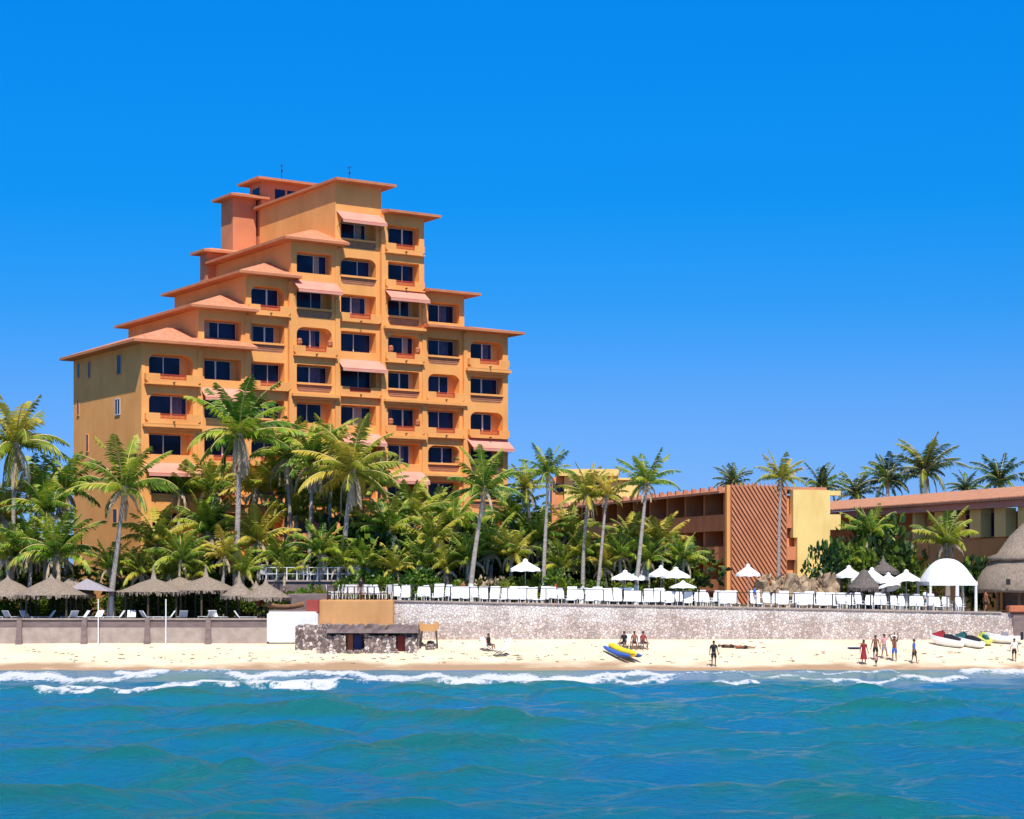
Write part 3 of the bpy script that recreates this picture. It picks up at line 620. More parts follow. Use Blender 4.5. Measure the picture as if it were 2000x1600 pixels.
cp.build('coping', M['concrete'], sw)
lw = empty('beach_wall', (X(260, 140), 140, 1.5), 0, 'low two tone concrete wall between the thatched shelters and the sand', 'wall')
x0, x1 = X(-500, 140)-X(260, 140), X(522, 140)-X(260, 140)
b = MB(); b.box(x0, x1, 0, .5, -.3, Z(1226, 140)-1.5); b.build('lower_course', M['concrete'], lw)
b = MB(); b.box(x0, x1, .22, .62, Z(1226, 140)-1.5+.003, Z(1211, 140)-1.5); b.build('upper_course', M['dwall'], lw)
b = MB(); b.box(x0, x1, .12, .72, Z(1211, 140)-1.5+.003, Z(1208, 140)-1.5); b.build('coping', M['concrete'], lw)
for px in (-90, 38, 165, 288, 407):
    x = X(px, 140)-X(260, 140); b = MB(); zt_ = Z(1207, 140)-1.5
    b.rings([[(x-.26, -.35, -.3), (x+.26, -.35, -.3), (x+.26, -.003, -.3), (x-.26, -.003, -.3)], [(x-.2, -.2, .75), (x+.2, -.2, .75), (x+.2, .1, .75), (x-.2, .1, .75)], [(x-.17, -.05, zt_), (x+.17, -.05, zt_), (x+.17, .3, zt_), (x-.17, .3, zt_)]], 0, False)
    b.build('buttress', M['dwall'], lw)
for px, lb in ((192, 'thin white pole standing in the sand beside the left white trunked palm'), (324, 'thin white pole standing in front of the long thatched shelter')):
    Y = 139.3; x = X(px, Y); g = zb(Y, x); b = MB(); b.tube([(0, 0, -.2), (0, 0, Z(1172, Y)-g)], [.055, .045], 8); b.ball((0, 0, Z(1172, Y)-g), .06, .06, .06, 8, 5)
    o = b.build('marker_pole', M['white'], None, label=lb, cat='pole', group='white poles on the beach'); o.location = (x, Y, g)
# white block wall, brown box, red planter, ruin
def blk(name, px0, px1, py0, py1, Y, dep, m, label, cat='wall', bev=.08):
    bm = bmesh.new(); x0, x1 = X(px0, Y), X(px1, Y); za, zz_ = Z(py1, Y)-(.5 if py1 > 1215 else 0), Z(py0, Y)
    bmesh.ops.create_cube(bm, size=1)
    for v in bm.verts: v.co = Vector(((v.co.x)*(x1-x0), (v.co.y+.5)*dep, (v.co.z+.5)*(zz_-za)))
    bmesh.ops.bevel(bm, geom=bm.edges[:], offset=bev, segments=3, affect='EDGES')
    me = bpy.data.meshes.new(name); bm.to_mesh(me); me.materials.append(m); o = bpy.data.objects.new(name, me); C.objects.link(o); o.location = ((x0+x1)/2, Y, za)
    return tag(o, label, cat)
blk('white_wall', 521, 620, 1195, 1244, 139.6, 3, M['white'], 'smooth white painted wall block beside the brown box wall', bev=.14)
blk('terrace_box', 622, 768, 1172, 1225, 140.6, 3.5, M['ochre'], 'plain ochre box wall below the raised terrace tables')
blk('planter', 598, 622.5, 1172, 1197, 140.3, 1.2, M['redp'], 'dark red planter box at the corner of the ochre wall', 'planter', .04)
blk('terrace_infill', 560, 640, 1160, 1236, 143, 4, M['dwall'], 'dark retaining wall behind the wooden dinghy')
ru = empty('stone_ruin', (X(715, 137.5), 137.5, 1.0), 0, 'crumbling dark rubble stone hut base with openings below the ochre wall', 'ruin')
rx = lambda px: X(px, 137.5)-X(715, 137.5); rz = lambda py: Z(py, 137.5)-1.0
b = MB(); rr = random.Random(3)
def rough_slab(b, px0, px1, topy, Y0, dep, bot):
    n = max(3, int((px1-px0)/6)); a = []
    for i in range(n+1):
        px = px0+(px1-px0)*i/n; x = rx(px); t = rz(topy)+rr.uniform(-.12, .12)
        a.append([(x, Y0-.15+rr.uniform(-.12, .12), bot), (x, Y0+rr.uniform(-.1, .1), (bot+t)/2), (x, Y0+rr.uniform(-.08, .08), t), (x, Y0+dep, t), (x, Y0+dep, bot)])
    b.rings(a, 0, False)
rough_slab(b, 575, 818, 1222, 0.5, 3.0, -.4); rough_slab(b, 620, 676, 1240, -.5, 1.2, -.5); rough_slab(b, 713, 774, 1240, -.5, 1.2, -.5); rough_slab(b, 792, 815, 1244, -.5, 1.0, -.5)
b.build('rubble_wall', M['ruin'], ru)
b = MB(); rough_slab(b, 640, 818, 1221, -.65, 1.5, rz(1236)); b.build('lintel', M['dwall'], ru)
b = MB(); b.box(rx(678), rx(689), .1, .3, -.3, rz(1240)); b.build('door_plank', M['brownc'], ru)
b = MB(); b.box(rx(692), rx(706), .05, .3, -.3, rz(1241)); b.build('door', M['navy'], ru)
b = MB(); b.box(rx(776), rx(790), .1, .3, -.2, rz(1242)); b.build('door_plank', M['redp'], ru)
ro = random.Random(5)
for i in range(26):
    px = ro.uniform(640, 850); py = ro.uniform(1268, 1277) if px < 800 else ro.uniform(1255, 1270); p = beach_at(px, py); s = ro.uniform(.12, .36)
    b = MB(); n = 8; b.ball((0, 0, s*.3), s, s*.8, s*.6, 7, 4)
    b.v = [v*(1+.25*noise.noise(v*4+Vector((i, 0, 0)))) for v in b.v]
    o = b.build('boulder', M['ruin'], None, label='loose dark rubble stone fallen on the sand beside the stone ruin', cat='rock', group='rubble stones at the ruin'); o.location = p
# right end gate and orange cap
b = blk('gate_pillar', 1977, 2040, 1197, 1252, 141.8, 1, M['dwall'], 'dark grey gate post block at the right end of the stone wall', 'gate')
b = blk('planter', 1972, 2045, 1183, 1196.5, 141.6, 1.2, M['terracotta'], 'long terracotta planter on top of the dark gate block', 'planter')
for px0, px1, py0, l in ((250, 296, 1164, 'ochre masonry pier left under the wide thatched shelters'), (312, 330, 1158, 'ochre masonry pier right under the wide thatched shelters'), (-30, 90, 1170, 'long ochre bar wall under the left thatched shelters')):
    blk('masonry_pier', px0, px1, py0, 1212, 147.5, 1.0, M['ochre'], l, 'wall')
# raised deck behind the ochre box
dk = empty('raised_deck', (X(640, 148), 148, 3.2), 0, 'raised deck with a dark parapet between the thatched cone and the stone wall', 'deck')
dx = lambda px: X(px, 148)-X(640, 148)
b = MB(); b.box(dx(520), dx(700), 0, 5, 0, Z(1136, 148)-3.2); b.build('wall', M['dwall'], dk)
b = MB(); b.box(dx(518), dx(702), -.15, 5, Z(1136, 148)-3.2+.003, Z(1133, 148)-3.2); b.build('floor_slab', M['concrete'], dk)
def rail_kids(parent, pts, h, mid=True, m='metal'):
    for p in pts:
        b = MB(); b.box(p[0]-.04, p[0]+.04, p[1]-.04, p[1]+.04, p[2], p[2]+h); b.build('post', M[m], parent)
    b = MB()
    for a, c_ in zip(pts, pts[1:]):
        for q in ([h+.02] if not mid else [h+.02, h*.5]):
            b.tube([(a[0], a[1], a[2]+q), (c_[0], c_[1], c_[2]+q)], .03, 5)
    b.build('rail', M[m], parent)
zd = Z(1133, 148)-3.2
rail_kids(dk, [(dx(p), .05, zd) for p in range(520, 701, 20)], .95, m='white')
# ---------------------------------------------------------------- chairs, railing, tables
def mk_chair():
    r = empty('terrace_chair'); m = M['plastic']
    b = MB(); b.box(-.27, .27, -.25, .25, .42, .47); b.box(-.29, -.24, -.26, .26, .62, .66); b.box(.24, .29, -.26, .26, .62, .66); b.build('seat', m, r)
    b = MB(); b.rings([[(-.27, -.27, .46), (.27, -.27, .46), (.27, -.24, .46), (-.27, -.24, .46)], [(-.30, -.36, .95), (.30, -.36, .95), (.30, -.33, .95), (-.30, -.33, .95)], [(-.22, -.42, 1.28), (.22, -.42, 1.28), (.22, -.39, 1.28), (-.22, -.39, 1.28)]], 0, False); b.build('backrest', m, r)
    for sx in (-1, 1):
        for sy in (-1, 1):
            b = MB(); b.tube([(sx*.25, sy*.23, .65 if sy > 0 else .43), (sx*.27, sy*.26, 0)], .028, 5); b.build('leg', m, r)
    return r
def mk_lounger():
    r = empty('sun_lounger'); m = M['plastic']
    b = MB(); b.box(-.34, .34, -.4, 1.1, .30, .36); b.build('bed', m, r)
    b = MB(); b.add([(-.34, -.4, .36), (.34, -.4, .36), (.34, -.75, 1.25), (-.34, -.75, 1.25), (-.34, -.47, .34), (.34, -.47, .34), (.34, -.82, 1.23), (-.34, -.82, 1.23)], [(0, 1, 2, 3), (4, 7, 6, 5), (0, 4, 5, 1), (1, 5, 6, 2), (2, 6, 7, 3), (3, 7, 4, 0)]); b.build('backrest', M['canvas'], r)
    for sx in (-.3, .3):
        for sy in (-.35, 1.0): b = MB(); b.box(sx-.03, sx+.03, sy-.03, sy+.03, 0, .298); b.build('leg', m, r)
    return r
rc_ = random.Random(21)
tr_ = empty('terrace_railing', (0, WY+.35, 0), 0, 'thin dark railing with regular posts along the edge of the terrace', 'railing')
pts = []
px = 768
while px < 1900: x = X(px, WY+.35); pts.append((x, 0, zt(x)+.11)); px += 37.3
rail_kids(tr_, pts, 1.05, mid=False)
LBC = {'w': 'high backed white plastic chair facing the sea at the terrace railing', 'l': 'white sun lounger with raised back facing the sea at the terrace railing'}
px = 774.0
while px < 1895:
    if 1445 < px < 1478 or 1700 < px < 1712: px += 8; continue
    if rc_.random() < .03: px += rc_.uniform(6, 14); continue
    Yc = WY+.95+rc_.uniform(0, .25); x = X(px, Yc); lng = rc_.random() < .62 and px < 1650
    if lng:
        spawn('lounger', mk_lounger, (x, Yc+.65, zt(x)+.02), math.pi+rc_.uniform(-.22, .22), rc_.uniform(.93, 1.1), LBC['l'], 'sun lounger', 'white loungers along the terrace railing'); px += 19.5
    else:
        spawn('chair', mk_chair, (x, Yc+.1, zt(x)+.02), math.pi+rc_.uniform(-.6, .6), (1.02, 1, rc_.uniform(.85, 1.05)), LBC['w'], 'chair', 'white chairs along the terrace railing'); px += 17
for i in range(46):
    Yc = rc_.uniform(144.6, 148.5); px = rc_.choice([rc_.uniform(770, 1010), rc_.uniform(1030, 1460), rc_.uniform(1600, 1890)]); x = X(px, Yc)
    spawn('chair', mk_chair, (x, Yc, zt(x)+.02), rc_.uniform(-3, 3), 1, 'white plastic chair standing among the tables behind the row at the railing', 'chair', 'white chairs on the terrace')
for i in range(22):
    px = 512+i*9.0+rc_.uniform(-2, 2); Yc = 149+rc_.uniform(-.5, 1.2)
    spawn('chair', mk_chair, (X(px, Yc), Yc, Z(1133, 148)+.01), rc_.uniform(-2, 2), .95, 'white plastic chair on the raised deck behind its white rail', 'chair', 'white chairs on the raised deck')
for i in range(14):
    px = 645+i*8.5; Yc = 142.5+rc_.uniform(0, 2)
    spawn('chair', mk_chair, (X(px, Yc), Yc, Z(1171, 141)+.01), rc_.uniform(-3, 3), .85, 'white plastic chair standing on the floor above the ochre wall', 'chair', 'white chairs above the ochre wall')
for i in range(15):
    px = -10+i*34+rc_.uniform(-12, 12); Yc = 141.5+rc_.uniform(0, 1.0)
    spawn('lounger', mk_lounger, (X(px, Yc), Yc, 3.26), rc_.uniform(-3, 3), (.9, .9, .52), 'low white lounger under the thatched shelters behind the low beach wall', 'sun lounger', 'white loungers under the thatched shelters')
def mk_table():
    r = empty('round_table'); b = MB(); b.lathe([(.01, .70), (.5, .70), (.5, .74), (.01, .74)], 16); b.build('tabletop', M['plastic'], r)
    b = MB(); b.tube([(0, 0, .699), (0, 0, .05)], .04, 6); b.lathe([(.01, 0), (.25, 0), (.2, .05), (.01, .05)], 10); b.build('pedestal', M['plastic'], r); return r
for px, Yc, l in ((880, 146, 'leftmost white round table behind the terrace chairs'), (1135, 147, 'white round table between the painted palm trunks'), (1480, 145.5, 'white round table under the lone white parasol by the slatted gable'),
                  (1715, 146, 'white round table under the cluster of parasols and thatch'), (1860, 146.5, 'white round table inside the white domed gazebo'), (1600, 146, 'white round table in front of the dry thatch clump')):
    x = X(px, Yc); spawn('table', mk_table, (x, Yc, zt(x)+.01), 0, 1.1, l, 'table', 'round tables on the terrace')
rl2 = empty('terrace_railing', (0, 140.75, 0), 0, 'short dark railing on top of the ochre box wall', 'railing')
rail_kids(rl2, [(X(p, 140.75), 0, Z(1172, 140.75)+.002) for p in range(640, 768, 13)], .95)
# ---------------------------------------------------------------- parasols, thatch, gazebo, big palapa
def mk_parasol():
    r = empty('parasol'); b = MB(); n = 8; rs = []
    for rad, z in ((.03, 2.75), (.25, 2.68), (.28, 2.55), (1.55, 2.08), (1.6, 1.93)):
        ring = []
        for i in range(n*2):
            k = 1 if i % 2 == 0 else .965; s_ = 0 if i % 2 == 0 else (-.0 if rad < .5 else .05)
            ring.append((rad*k*math.cos(math.pi*i/n), rad*k*math.sin(math.pi*i/n), z+s_))
        rs.append(ring)
    b.rings(rs, 0, False, False); b.build('canopy', M['canvas'], r)
    b = MB(); b.tube([(0, 0, 0), (0, 0, 2.7)], .035, 6); b.build('pole', M['white'], r)
    b = MB(); b.lathe([(.01, 0), (.3, 0), (.28, .1), (.05, .14)], 12); b.build('base', M['concrete'], r); return r
for px, py, wpx, Yc, l, tl in ((1026, 1091, 62, 146, 'white parasol on a thick post standing alone left of the painted palms', 0), (1221, 1113, 58, 145, 'leftmost white parasol of the group under the leaning white based palm', 0),
        (1256, 1107, 44, 150, 'white parasol partly behind the leaning palm trunk', 0), (1291, 1104, 52, 147, 'taller white parasol in the middle of the parasol group', 0),
        (1320, 1107, 60, 146, 'rightmost white parasol of the group beside the brown balconies', 0), (1334, 1134, 54, 144.6, 'low white parasol just behind the terrace loungers', 0),
        (1461, 1101, 50, 146, 'white parasol in front of the slatted gable', 0), (1658, 1104, 56, 147, 'white parasol right of the yellow wall among dry thatch', 0), (1703, 1108, 50, 147.5, 'white parasol tucked behind the small thatched cone', 0),
        (1244, 1114, 50, 148.5, 'white parasol squeezed between the leaning trunk and the taller parasol', 0), (1683, 1116, 46, 148.8, 'small white parasol between the low thatched cone and the yellow wall', 0), (1715, 1126, 50, 146.6, 'white parasol in front of the small dark thatched cone', 0), (1770, 1112, 56, 146, 'white parasol closest to the white gazebo', 0), (1745, 1131, 54, 144.4, 'low tilted white parasol in front of the thatch cones', .3), (1735, 1118, 52, 145.3, 'white parasol with scalloped edge under the thatched cone peak', 0)):
    x = X(px, Yc); s = wpx/F*Yc/3.2; g = zt(x)+.01; h = Z(py, Yc)-g
    o = spawn('parasol', mk_parasol, (x, Yc, g), px*.1, (s, s, h/2.75), l, 'parasol', 'white parasols on the terrace'); o.rotation_euler.x = tl*.5; o.rotation_euler.y = -tl
def mk_palapa(Rr, H, eave, spike, m='thatch', posts=1, sx=1):
    def f():
        r = empty('thatched_shelter'); b = MB(); rnd = H
        prof = [(.03, H), (.10, H-spike*.5), (.22, H-spike), (Rr*.42, eave+(H-spike-eave)*.66), (Rr*.75, eave+(H-spike-eave)*.27), (Rr, eave)]
        b.lathe(prof, 34, 0, .035, sx); n = 60; 
        for k in range(n*3):     # ragged fringe of palm straw
            a = random.uniform(0, 6.283); q = Rr*random.uniform(.93, 1.02); l = random.uniform(.12, .34); wv = .09
            c0 = Vector((sx*q*math.cos(a), q*math.sin(a), eave+random.uniform(-.02, .06))); t_ = Vector((-math.sin(a)*wv, math.cos(a)*wv, 0))
            b.add([c0-t_, c0+t_, c0+t_*.4+Vector((0, 0, -l)), c0-t_*.4+Vector((0, 0, -l))], [(0, 1, 2, 3)])
        b.lathe([(Rr*.98, eave-.02), (Rr*.5, eave+.18), (.05, eave+(H-spike-eave)*.4)], 24, 0, .02, sx)
        b.build('thatch_roof', M[m], r)
        if posts == 1:
            b = MB(); b.tube([(0, 0, 0), (0, 0, H-spike)], .09, 8); b.build('post', M['pole'], r)
        else:
            for i in range(posts):
                a = 6.283*(i+.5)/posts; b = MB(); b.tube([(sx*Rr*.78*math.cos(a), Rr*.78*math.sin(a), 0), (sx*Rr*.78*math.cos(a), Rr*.78*math.sin(a), eave+.15)], .08, 7); b.build('post', M['pole'], r)
        return r
    return f
GL = 3.26
def palapa(px, wpx, ptop, peave, Yc, l, spike=.5, m='thatch', posts=1, g=GL, sx=1, cat='thatched shelter'):
    if g == GL: wpx *= 1.08
    Rr = wpx/2/F*Yc/sx; H = Z(ptop, Yc)-g; e = Z(peave, Yc)-g+.15
    o = mk_palapa(Rr, H, e, spike, m, posts, sx)(); o.location = (X(px, Yc), Yc, g); tag(o, l, cat, 'thatched shelters by the beach')
palapa(15, 120, 1124, 1168, 144, 'thatched shelter cut off by the left edge of the photo', .3, posts=4)
palapa(100, 130, 1121, 1166, 142.9, 'light brown thatched shelter with a small tip second from the left edge', .35, posts=4)
palapa(140, 86, 1128, 1166, 146, 'small thatched shelter tucked behind the light brown one', .1, posts=4)
palapa(300, 134, 1103, 1160, 144.5, 'wide dark thatched shelter with a tall pointed spike beside the leaning palm', 1.1, posts=6)
palapa(402, 122, 1102, 1157, 145, 'wide dark thatched shelter with a spike right of its twin', 1.0, posts=6)
palapa(352, 120, 1126, 1158, 147, 'flat thatched roof filling the gap between the two spiked shelters', .1, posts=4)
palapa(467, 64, 1115, 1168, 143.2, 'narrow thatched cone under the tall palm trunk', .9)
palapa(500, 70, 1134, 1168, 147.5, 'small thatched cone half behind its neighbours', .4)
palapa(519, 92, 1128, 1171, 142.6, 'thatched cone with a straight rim beside the wooden dinghy', .5)
palapa(1725, 62, 1085, 1120, 148.5, 'small dark thatched cone rising above the white parasols', .5, 'thatch2', g=4)
palapa(1688, 66, 1112, 1152, 145.2, 'low shaggy thatched cone left of the white parasols', .1, 'thatch2', g=4)
# grey fabric tent
tn = empty('canopy_tent', (X(180, 145), 145, GL), 0, 'grey peaked canopy with pale trim between the thatched shelters', 'canopy')
b = MB(); h1 = Z(1130, 145)-GL; h2 = Z(1150, 145)-GL
b.add([(-1.5, -1.2, h2), (1.6, -1.2, h2-.2), (1.6, 1.2, h2-.2), (-1.5, 1.2, h2), (-.4, 0, h1)], [(0, 1, 4), (1, 2, 4), (2, 3, 4), (3, 0, 4)]); b.build('canopy', M['grey'], tn)
for a, c_ in ((-1.4, -1.1), (1.5, -1.1), (-1.4, 1.1), (1.5, 1.1)): b = MB(); b.box(a-.04, a+.04, c_-.04, c_+.04, 0, h2-.15); b.build('post', M['pole'], tn)
# gazebo
Yc = 146; g = zt(X(1849, Yc)); gz = empty('gazebo', (X(1849, Yc), Yc, g), R(3), 'white domed fabric gazebo with four legs near the big thatched roof', 'gazebo')
w2 = 47/F*Yc; ze = Z(1136, Yc)-g; ztp = Z(1091, Yc)-g; b = MB(); N = 14; vs = []
for j in range(N+1):
    for i in range(N+1):
        a, c_ = -1+2*i/N, -1+2*j/N; k = (1-abs(a)**2.4)*(1-abs(c_)**2.4); vs.append((a*w2, c_*w2, ze+(ztp-ze)*k**.8))
b.add(vs, [(j*(N+1)+i, j*(N+1)+i+1, (j+1)*(N+1)+i+1, (j+1)*(N+1)+i) for j in range(N) for i in range(N)], 0, True)
for s1 in (-1, 1): b.box(-w2, w2, s1*w2-.01, s1*w2+.01, ze-.3, ze-.001); b.box(s1*w2-.01, s1*w2+.01, -w2+.012, w2-.012, ze-.3, ze-.001)
b.build('canopy', M['canvas'], gz)
for a in (-1, 1):
    for c_ in (-1, 1): b = MB(); b.tube([(a*(w2-.1), c_*(w2-.1), 0), (a*(w2-.1), c_*(w2-.1), ze-.1)], [.13, .1], 7); b.build('leg', M['white'], gz)
b = MB(); b.tube([(0.3, -w2+.1, 0), (.3, -w2+.1, ze-.1)], [.17, .14], 7); b.build('curtain', M['canvas'], gz)
# big two-tier thatched roof at right
Yc = 148; g = 3.8; bp = empty('thatched_restaurant', (X(2015, Yc), Yc, g), 0, 'large two tier thatched restaurant roof at the right edge', 'thatched building')
e1 = Z(1150, Yc)-g; t1 = Z(1083, Yc)-g; e2 = Z(1086, Yc)-g; t2 = Z(1028, Yc)-g; k = Yc/F
b = MB(); b.lathe([(60*k, t1+.2), (95*k, (e1+t1)/2), (113*k, e1), (111*k, e1-.28), (100*k, e1-.1)], 40, 0, .06, cap=False); b.build('lower_thatch', M['thatch'], bp)
b = MB(); b.lathe([(.05, t2+.6), (18*k, t2+.15), (42*k, (t2+e2)/2+.35), (66*k, e2+.15), (85*k, e2-.12), (83*k, e2-.38), (60*k, e2-.1)], 40, 0, .05); b.build('upper_thatch', M['thatch'], bp)
for i in range(12):
    a = 6.283*i/12; b = MB(); b.tube([(90*k*math.cos(a), 90*k*math.sin(a), 0), (90*k*math.cos(a), 90*k*math.sin(a), e1)], .11, 7); b.build('post', M['wood'], bp)
b = MB(); b.lathe([(55*k, 0), (55*k, t1+.2)], 24); b.build('core_wall', M['dwall'], bp)
b = MB(); b.box(-76*k, -68*k, -101*k, -99*k, Z(1142, Yc)-g, Z(1131, Yc)-g); b.build('speaker_box', M['metal'], bp)
# wooden dinghy used as a flower box
dh = empty('wooden_dinghy', (X(556, 141.2), 141.2, Z(1192, 141.2)), 0, 'small weathered wooden dinghy resting above the white wall', 'boat')
b = MB(); rs = []
for i in range(13):
    t = -1+2*i/12; x = t*1.45; wv = .42*(1-abs(t)**2.5)+.03; zk = .05+.22*t*t; zs = .42+.28*t*t
    rs.append([(x, -wv, zs), (x, -wv*.6, zk+.05), (x, 0, zk), (x, wv*.6, zk+.05), (x, wv, zs), (x, wv-.05, zs), (x, 0, zk+.12), (x, -wv+.05, zs)])
b.rings(rs, 0, True); b.build('hull', M['wood'], dh)
b = MB(); b.box(-.5, -.3, -.34, .34, .34, .38); b.box(.35, .55, -.34, .34, .34, .38); b.build('thwart', M['brownc'], dh)
blk('plinth', 525, 600, 1191.5, 1197, 140.3, 2.2, M['dwall'], 'dark low plinth carrying the wooden dinghy', 'plinth', .03)
# ---------------------------------------------------------------- palms
def mk_crown(seed, nf, Lf, mood, mats):
    def f():
        rn = random.Random(seed); b = MB()
        for k in range(nf):
            u = k/(nf-1); az = k*2.39996+rn.uniform(-.3, .3)
            e = R(84)-u*R(mood['spread'])+rn.uniform(-.12, .12); L = Lf*(.72+.36*math.sin(math.pi*min(1, .25+u*.7)))*rn.uniform(.88, 1.1)
            droop = R(mood['droop'])*(.45+.8*u)*rn.uniform(.6, 1.4); dead = u > mood['dead'] and rn.random() < .75
            mi = 2 if dead else (1 if rn.random() < mood['young'] else 0)
            P = Vector((0, 0, 0)); n = 20; pts = [P.copy()]; ds = []; bend = rn.uniform(-.55, .55)
            if dead: e -= .5; L *= .75; droop *= 1.3
            for i in range(n):
                t = i/n; el = max(e-droop*t**1.25, R(-86)); a2 = az+bend*t+mood['wind'][0]*t*math.sin(mood['wind'][1]-az)
                d = Vector((math.cos(a2)*math.cos(el), math.sin(a2)*math.cos(el), math.sin(el))); ds.append(d); P = P+d*(L/n); pts.append(P.copy())
            b.tube(pts[::2], [.055*(1-j/ (len(pts[::2])))+.012 for j in range(len(pts[::2]))], 4, 2 if dead else 3, False)
            gap0 = rn.uniform(.3, 1.3); gap1 = gap0+rn.uniform(.03, .12)
            for i in range(3, n*2+1):
                if gap0 < i/(n*2) < gap1 or rn.random() < .05: continue
                t = i/(n*2); j = min(n-1, int(t*n)); q = pts[j].lerp(pts[j+1], t*n-j) if t < 1 else pts[-1]; d = ds[j]
                side = Vector((-math.sin(az), math.cos(az), 0)); side = (side-d*side.dot(d)).normalized()
                ll = L*.225*(math.sin(math.pi*(t*.86+.10))**.6)*rn.uniform(.65, 1.25); hang = (.45 if not dead else 1.3)+.5*u
                wv = .062*Lf/4
                for s in (-1, 1):
                    fw = d*(.55+.5*t); dr = (side*s*(1-.2*u)+fw+Vector((0, 0, -hang*rn.uniform(.5, 1.2)))).normalized()
                    m1 = q+dr*ll*.5; m2 = m1+(dr+Vector((0, 0, -.45))).normalized()*ll*.5; wd = d*wv
                    b.add([q-wd*.6, q+wd*.6, m1+wd, m1-wd, m2], [(0, 1, 2, 3), (3, 2, 4)], mi)
        for i in range(9):
            a = rn.uniform(0, 6.28); b.ball((.28*math.cos(a), .28*math.sin(a), -.35+rn.uniform(-.1, .1)), .13, .13, .16, 6, 4, 3)
        b.tube([(0, 0, -.9), (0, 0, .1), (0, 0, .5)], [.2, .26, .08], 7, 2)
        return b.build('crown', [M[x] for x in mats])
    return f
MOODS = {'tall': dict(spread=122, droop=75, young=.40, dead=.70, wind=(0, 0)), 'up': dict(spread=92, droop=60, young=.5, dead=.82, wind=(0, 0)),
         'droop': dict(spread=135, droop=95, young=.25, dead=.55, wind=(0, 0)), 'bush': dict(spread=80, droop=72, young=.55, dead=.74, wind=(0, 0)), 'far': dict(spread=105, droop=85, young=.2, dead=.9, wind=(0, 0))}
crowns = {}
def crown(kind, v):
    key = (kind, v)
    if key not in crowns:
        mats = ['leafo' if kind == 'far' else 'leaf', 'leafy' if kind != 'far' else 'leaf', 'dry', 'rachis']
        nf = {'tall': 30, 'up': 20, 'droop': 34, 'bush': 24, 'far': 24}[kind]
        crowns[key] = mk_crown(hash(kind) % 97 if False else {'tall': 1, 'up': 2, 'droop': 3, 'bush': 4, 'far': 5}[kind]*10+v, nf, 4.0, MOODS[kind], mats)(); return crowns[key]
    c = crowns[key].copy(); C.objects.link(c); return c
pr = random.Random(77)
def palm(cx, cy, bx, by, Y, rpx, kind, v, label, tr=.17, white=False, g=None):
    top = at(cx, cy, Y); bxw = X(bx, Y); gz_ = g if g is not None else (zt(bxw) if bxw > -14.6 else 3.25)
    base = Vector((bxw, Y, gz_)); r = empty('palm_tree', base, 0, label, 'palm tree', None)
    d = top-base; b = MB(); n = 12; pts = []; rad = []
    for i in range(n+1):
        t = i/n; sway = .10*d.x*math.sin(math.pi*t)*(1 if abs(d.x) > .3 else 0)+.05*math.sin(t*5+bx)
        pts.append(Vector((d.x*t-sway*.8+.0, 0, d.z*t-.1*(i == 0)))); rad.append(tr*(1.25-.55*t+.5*max(0, .12-t)/.12)*(1+.05*(i % 2)))
    b.tube(pts, rad, 9); b.build('trunk', M['trunk'], r)
    if white:
        b = MB(); k = 2; b.tube([pts[0]+Vector((0, 0, .02)), pts[1], pts[2]], [rad[0]+.012, rad[1]+.012, rad[2]+.012], 9, cap=False); b.build('painted_band', M['white'], r)
    c = crown(kind, v); c.parent = r; c.location = d; s = rpx/F*Y/4.0; c.scale = (s, s, s); c.rotation_euler = (pr.uniform(-.1, .1), pr.uniform(-.1, .1), pr.uniform(0, 6.28))
    return r
P = palm
P(30, 868, 22, 1140, 150, 118, 'droop', 0, 'tall drooping palm at the left edge of the photo')
P(128, 958, 128, 1140, 151, 88, 'droop', 1, 'palm with hanging dry fronds just left of the hotel tower')
P(243, 955, 215, 1200, 146, 112, 'up', 0, 'leaning palm with a white painted trunk foot among the thatched shelters', .19, True)
P(468, 850, 460, 1130, 149, 122, 'tall', 0, 'tallest central palm with yellow green fronds spread over the hotel windows', .22)
P(560, 890, 575, 1130, 154, 90, 'droop', 2, 'dark drooping palm close behind the tallest central palm')
P(612, 905, 600, 1120, 152, 92, 'droop', 0, 'shaggy palm with a pale trunk left of the leaning green palm')
P(688, 922, 662, 1120, 149, 112, 'tall', 1, 'big palm with a pale trunk in front of the hotel centre', .2)
P(648, 880, 640, 1120, 154, 80, 'droop', 1, 'brownish palm crown behind the big centre palm')
P(740, 950, 735, 1120, 155, 70, 'bush', 1, 'short green palm right of the big centre palm')
P(945, 955, 918, 1180, 145, 88, 'up', 1, 'leaning palm with white painted foot at the right corner of the tower', .17, True)
P(1070, 925, 1062, 1160, 146.5, 62, 'up', 0, 'slim straight palm against the sky above the white lone parasol', .14, True)
P(1028, 955, 1045, 1160, 152, 62, 'droop', 2, 'ragged drooping palm right of the hotel tower')
P(1148, 968, 1136, 1160, 147, 66, 'tall', 2, 'slim palm in front of the yellow building', .14, True)
P(1186, 968, 1165, 1165, 146.2, 46, 'up', 1, 'smaller slim palm leaning right beside the brown wing', .12, True)
P(1264, 945, 1240, 1165, 145.8, 72, 'up', 2, 'slim palm leaning right over the brown roof and parasols', .15, True)
P(1525, 935, 1519, 1130, 150, 58, 'up', 2, 'straight palm in front of the slatted gable and yellow wall', .14)
P(1850, 1062, 1850, 1160, 151, 78, 'bush', 0, 'low spreading palm behind the white gazebo', .2)
